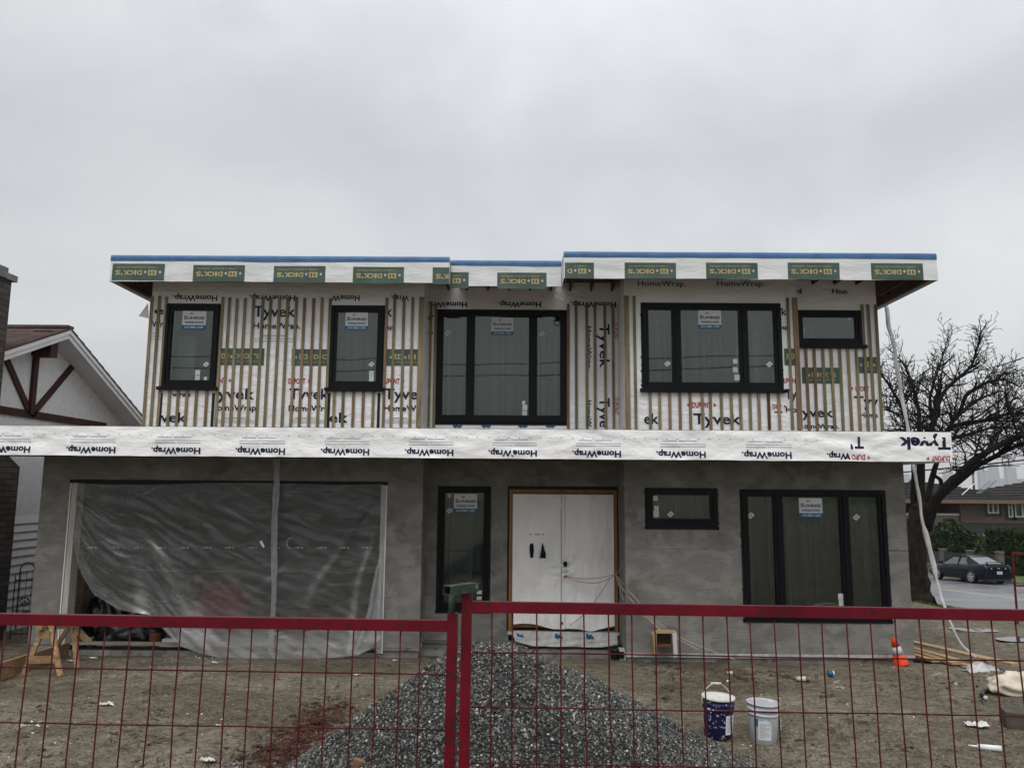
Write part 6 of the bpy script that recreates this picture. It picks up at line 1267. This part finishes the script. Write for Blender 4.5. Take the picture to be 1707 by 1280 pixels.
# cables from the door
def cable(pts, m, label, r=.0055, grp='cables strung from the front door'):
    P_ = [Vector((U(a, b, d)[0], d, U(a, b, d)[1])) for a, b, d in pts]; Q = []
    for i in range(len(P_)-1):
        for s_ in range(6):
            t_ = s_/6; p0 = P_[max(i-1, 0)]; p1 = P_[i]; p2 = P_[i+1]; p3 = P_[min(i+2, len(P_)-1)]; Q.append(.5*((2*p1)+(p2-p0)*t_+(2*p0-5*p1+4*p2-p3)*t_*t_+(3*p1-p0-3*p2+p3)*t_**3))
    Q.append(P_[-1]); k = MB(); k.tube(Q, r, m, 6); k.build('cable', label=label, cat='cable', group=grp, origin=Q[0])
cable([(942, 959, 14.5), (965, 964, 14.4), (998, 963, 14.3), (1025, 957, 14.2)], 'cableo', 'upper orange cable sagging from the door lock to the right jamb', .006)
cable([(942, 960, 14.5), (965, 969, 14.4), (998, 971, 14.3), (1026, 958, 14.2)], 'cableo', 'lower orange cable sagging from the door lock to the right jamb', .006)
cable([(1018, 962, 14.4), (1000, 990, 14.4), (975, 1022, 14.35), (950, 1042, 14.35)], 'cableb', 'thin dark cord slanting down across the white door cover', .004)
cable([(1038, 935, 14.0), (1036, 945, 14.1), (1026, 957, 14.2), (1018, 960, 14.3)], 'cablep', 'pale cord end pointing up beside the door', .005)
cable([(1027, 958, 14.2), (1055, 992, 13.65), (1090, 1030, 13.6), (1130, 1060, 13.55), (1180, 1082, 13.4), (1225, 1099, 13.0)], 'cablep', 'pale cable running farthest right down to the dirt')
cable([(1027, 958, 14.2), (1048, 995, 13.7), (1085, 1030, 13.6), (1120, 1058, 13.5), (1165, 1083, 13.3)], 'cablep', 'pale cable just below the longest one', .0045)
cable([(1027, 959, 14.2), (1036, 980, 13.9), (1062, 1010, 13.6), (1095, 1045, 13.5), (1108, 1052, 13.45)], 'cablep', 'pale cable ending behind the wooden box form', .005)
cable([(1028, 959, 14.2), (1040, 1000, 13.9), (1066, 1022, 13.6), (1085, 1034, 13.55), (1105, 1053, 13.5)], 'cablep', 'lowest pale cable looping beside the door', .0045)
cable([(805, 766, 13.6), (806, 773, 13.6), (814, 770, 13.6), (822, 763, 13.6)], 'cablep', 'short loop of pale wire hanging under the canopy above the left window', .004)
# stub of white drain pipe, black pot and scraps at the recess corners
k = MB(); X, Z = U(699, 1076, DE-.2); k.tube([(X-.03, DE-.3, tz(X, DE-.3)-.02), (X+.01, DE-.2, Z+.13)], .06, 'conew', 14); k.build('drain_stub', label='short white drain pipe stub at the inner corner left of the entry', cat='pipe', origin=(X, DE-.3, Z-.1))
X, Z = U(1025, 1084, 14.0); k = MB(); k.lathe([(.07, 0), (.08, .02), (.085, .14), (.09, .16), (.075, .15)], (X, 14.0, tz(X, 14.0)+.02), 'bagblack', 18); k.build('black_pot', label='small black tub at the inner corner right of the door', cat='tub', origin=(X, 14.0, tz(X, 14)))
X, Z = U(1037, 1080, 13.95); k = MB(); k.box(X-.05, X+.06, 13.9, 14.05, tz(X, 14)+.0, tz(X, 14)+.2, 'paper', None); k.box(X-.07, X+.02, 13.87, 13.899, tz(X, 14)+.05, tz(X, 14)+.16, 'black'); k.build('small_carton', label='crumpled pale carton beside the small black tub', cat='carton', origin=(X, 13.95, tz(X, 14)))
# sawhorse
P1 = GT(37, 1128); P2 = GT(101, 1126); 
SH = thing('sawhorse', 'rough wooden sawhorse standing left of the garage opening', 'sawhorse', tuple((P1+P2)/2))
ta = at(77, 1042, P1.y+.12); tb = at(122, 1043, P1.y+.95); Lg = [(P1, ta+Vector((-.02, 0, 0))), (P2, ta+Vector((.06, .02, 0)))]
Q1 = GT(84, 1092); Q2 = GT(129, 1115); Lg += [(Q1, tb+Vector((-.06, 0, 0))), (Q2, tb+Vector((-.0, 0, 0)))]
for a, b in Lg: k = MB(); k.bar(a-Vector((0, 0, .01)), b, .065, .036, 'lumber2', up=(0, 1, 0)); k.build('leg', SH)
k = MB(); k.bar(ta+Vector((-.03, -.12, 0)), tb+Vector((.03, .1, 0)), .09, .09, 'lumber2'); k.build('top_beam', SH)
k = MB(); a = P1.lerp(ta, .33)+Vector((-.03, -.03, 0)); b = P2.lerp(ta, .33)+Vector((.06, -.03, 0)); k.bar(a, b, .02, .10, 'lumber2'); k.build('cross_brace', SH)
k = MB(); k.bar(P1.lerp(ta, .82)+Vector((-.02, -.03, 0)), P2.lerp(ta, .82)+Vector((.03, -.03, 0)), .02, .10, 'lumber2'); k.build('gusset', SH)
a = GT(-30, 1143); b = GT(112, 1093); a.z = tz(a.x, a.y)+.11; b.z = tz(b.x, b.y)+.11; board(a, b, .045, .24, 'lumber2', 'timber_beam', 'wide orange timber on edge running under the sawhorse', 'beam')
a = GT(60, 1098); b = GT(116, 1077); a.z = tz(a.x, a.y)+.05; b.z += .04; board(a, b, .1, .03, 'lumber', 'plank', 'short plank lying behind the sawhorse', 'plank')
# board in front of the gravel
P = GT(612, 1277); a = Vector((-1.13, 5.05, 0)); 
d1 = ray(588, 1262); d2 = ray(660, 1284); y_ = 5.2
A_ = Vector((d1.x/d1.y*y_, y_, CZ+d1.z/d1.y*y_)); B_ = Vector((d2.x/d2.y*(y_-.02), y_-.02, CZ+d2.z/d2.y*(y_-.02)))
za = float(pile([A_.x], [A_.y])[0][0])
A_.z = max(A_.z, 0); k = MB(); k.bar(A_-Vector((0, 0, .05)), B_+(B_-A_)*.6-Vector((0, 0, .05)), .04, .10, 'brown'); k.build('brown_board', label='weathered brown board stuck in the front of the gravel pile', cat='board', origin=A_)
# stakes of lath near the wall foot and puddles
for i, (px_, py_, w_, h_) in enumerate([(1636, 1051, .45, .10), (1695, 1066, .45, .14), (1600, 1048, .3, .07)]):
    P = GT(px_, py_); pts = []; rg = random.Random(i)
    for q in range(22):
        a = q*2*math.pi/22; r_ = 1+.35*n3(math.cos(a)*1.5, math.sin(a)*1.5, i*4); pts.append((P.x+w_*r_*math.cos(a), P.y+h_*2*r_*math.sin(a)+.05*math.cos(a)))
    zz = P.z+.012; k = MB(); k.poly([(x, y, zz) for x, y in pts], 'puddle'); k.build('puddle', kind='structure', origin=(P.x, P.y, zz))
# grass tufts by the tree
def fg(rg, n): 
    x = TRB.x+rg.normal(0, 1.6, n)+.8; y = TRB.y+rg.normal(0, 1.5, n)+.5; return np.stack([x, y, TZ(x, y)+.02], -1)
rg = np.random.RandomState(9); P_ = fg(rg, 5000); a_ = rg.uniform(0, 6.28, 5000); h_ = rg.uniform(.03, .10, 5000); w_ = .008
V = np.stack([P_+np.stack([np.cos(a_)*w_, np.sin(a_)*w_, 0*a_], -1), P_-np.stack([np.cos(a_)*w_, np.sin(a_)*w_, 0*a_], -1), P_+np.stack([rg.normal(0, .03, 5000), rg.normal(0, .03, 5000), h_], -1)], 1).reshape(-1, 3)
npmesh('grass', V, np.arange(15000).reshape(-1, 3), ['grass'], smooth=False, kind='stuff')
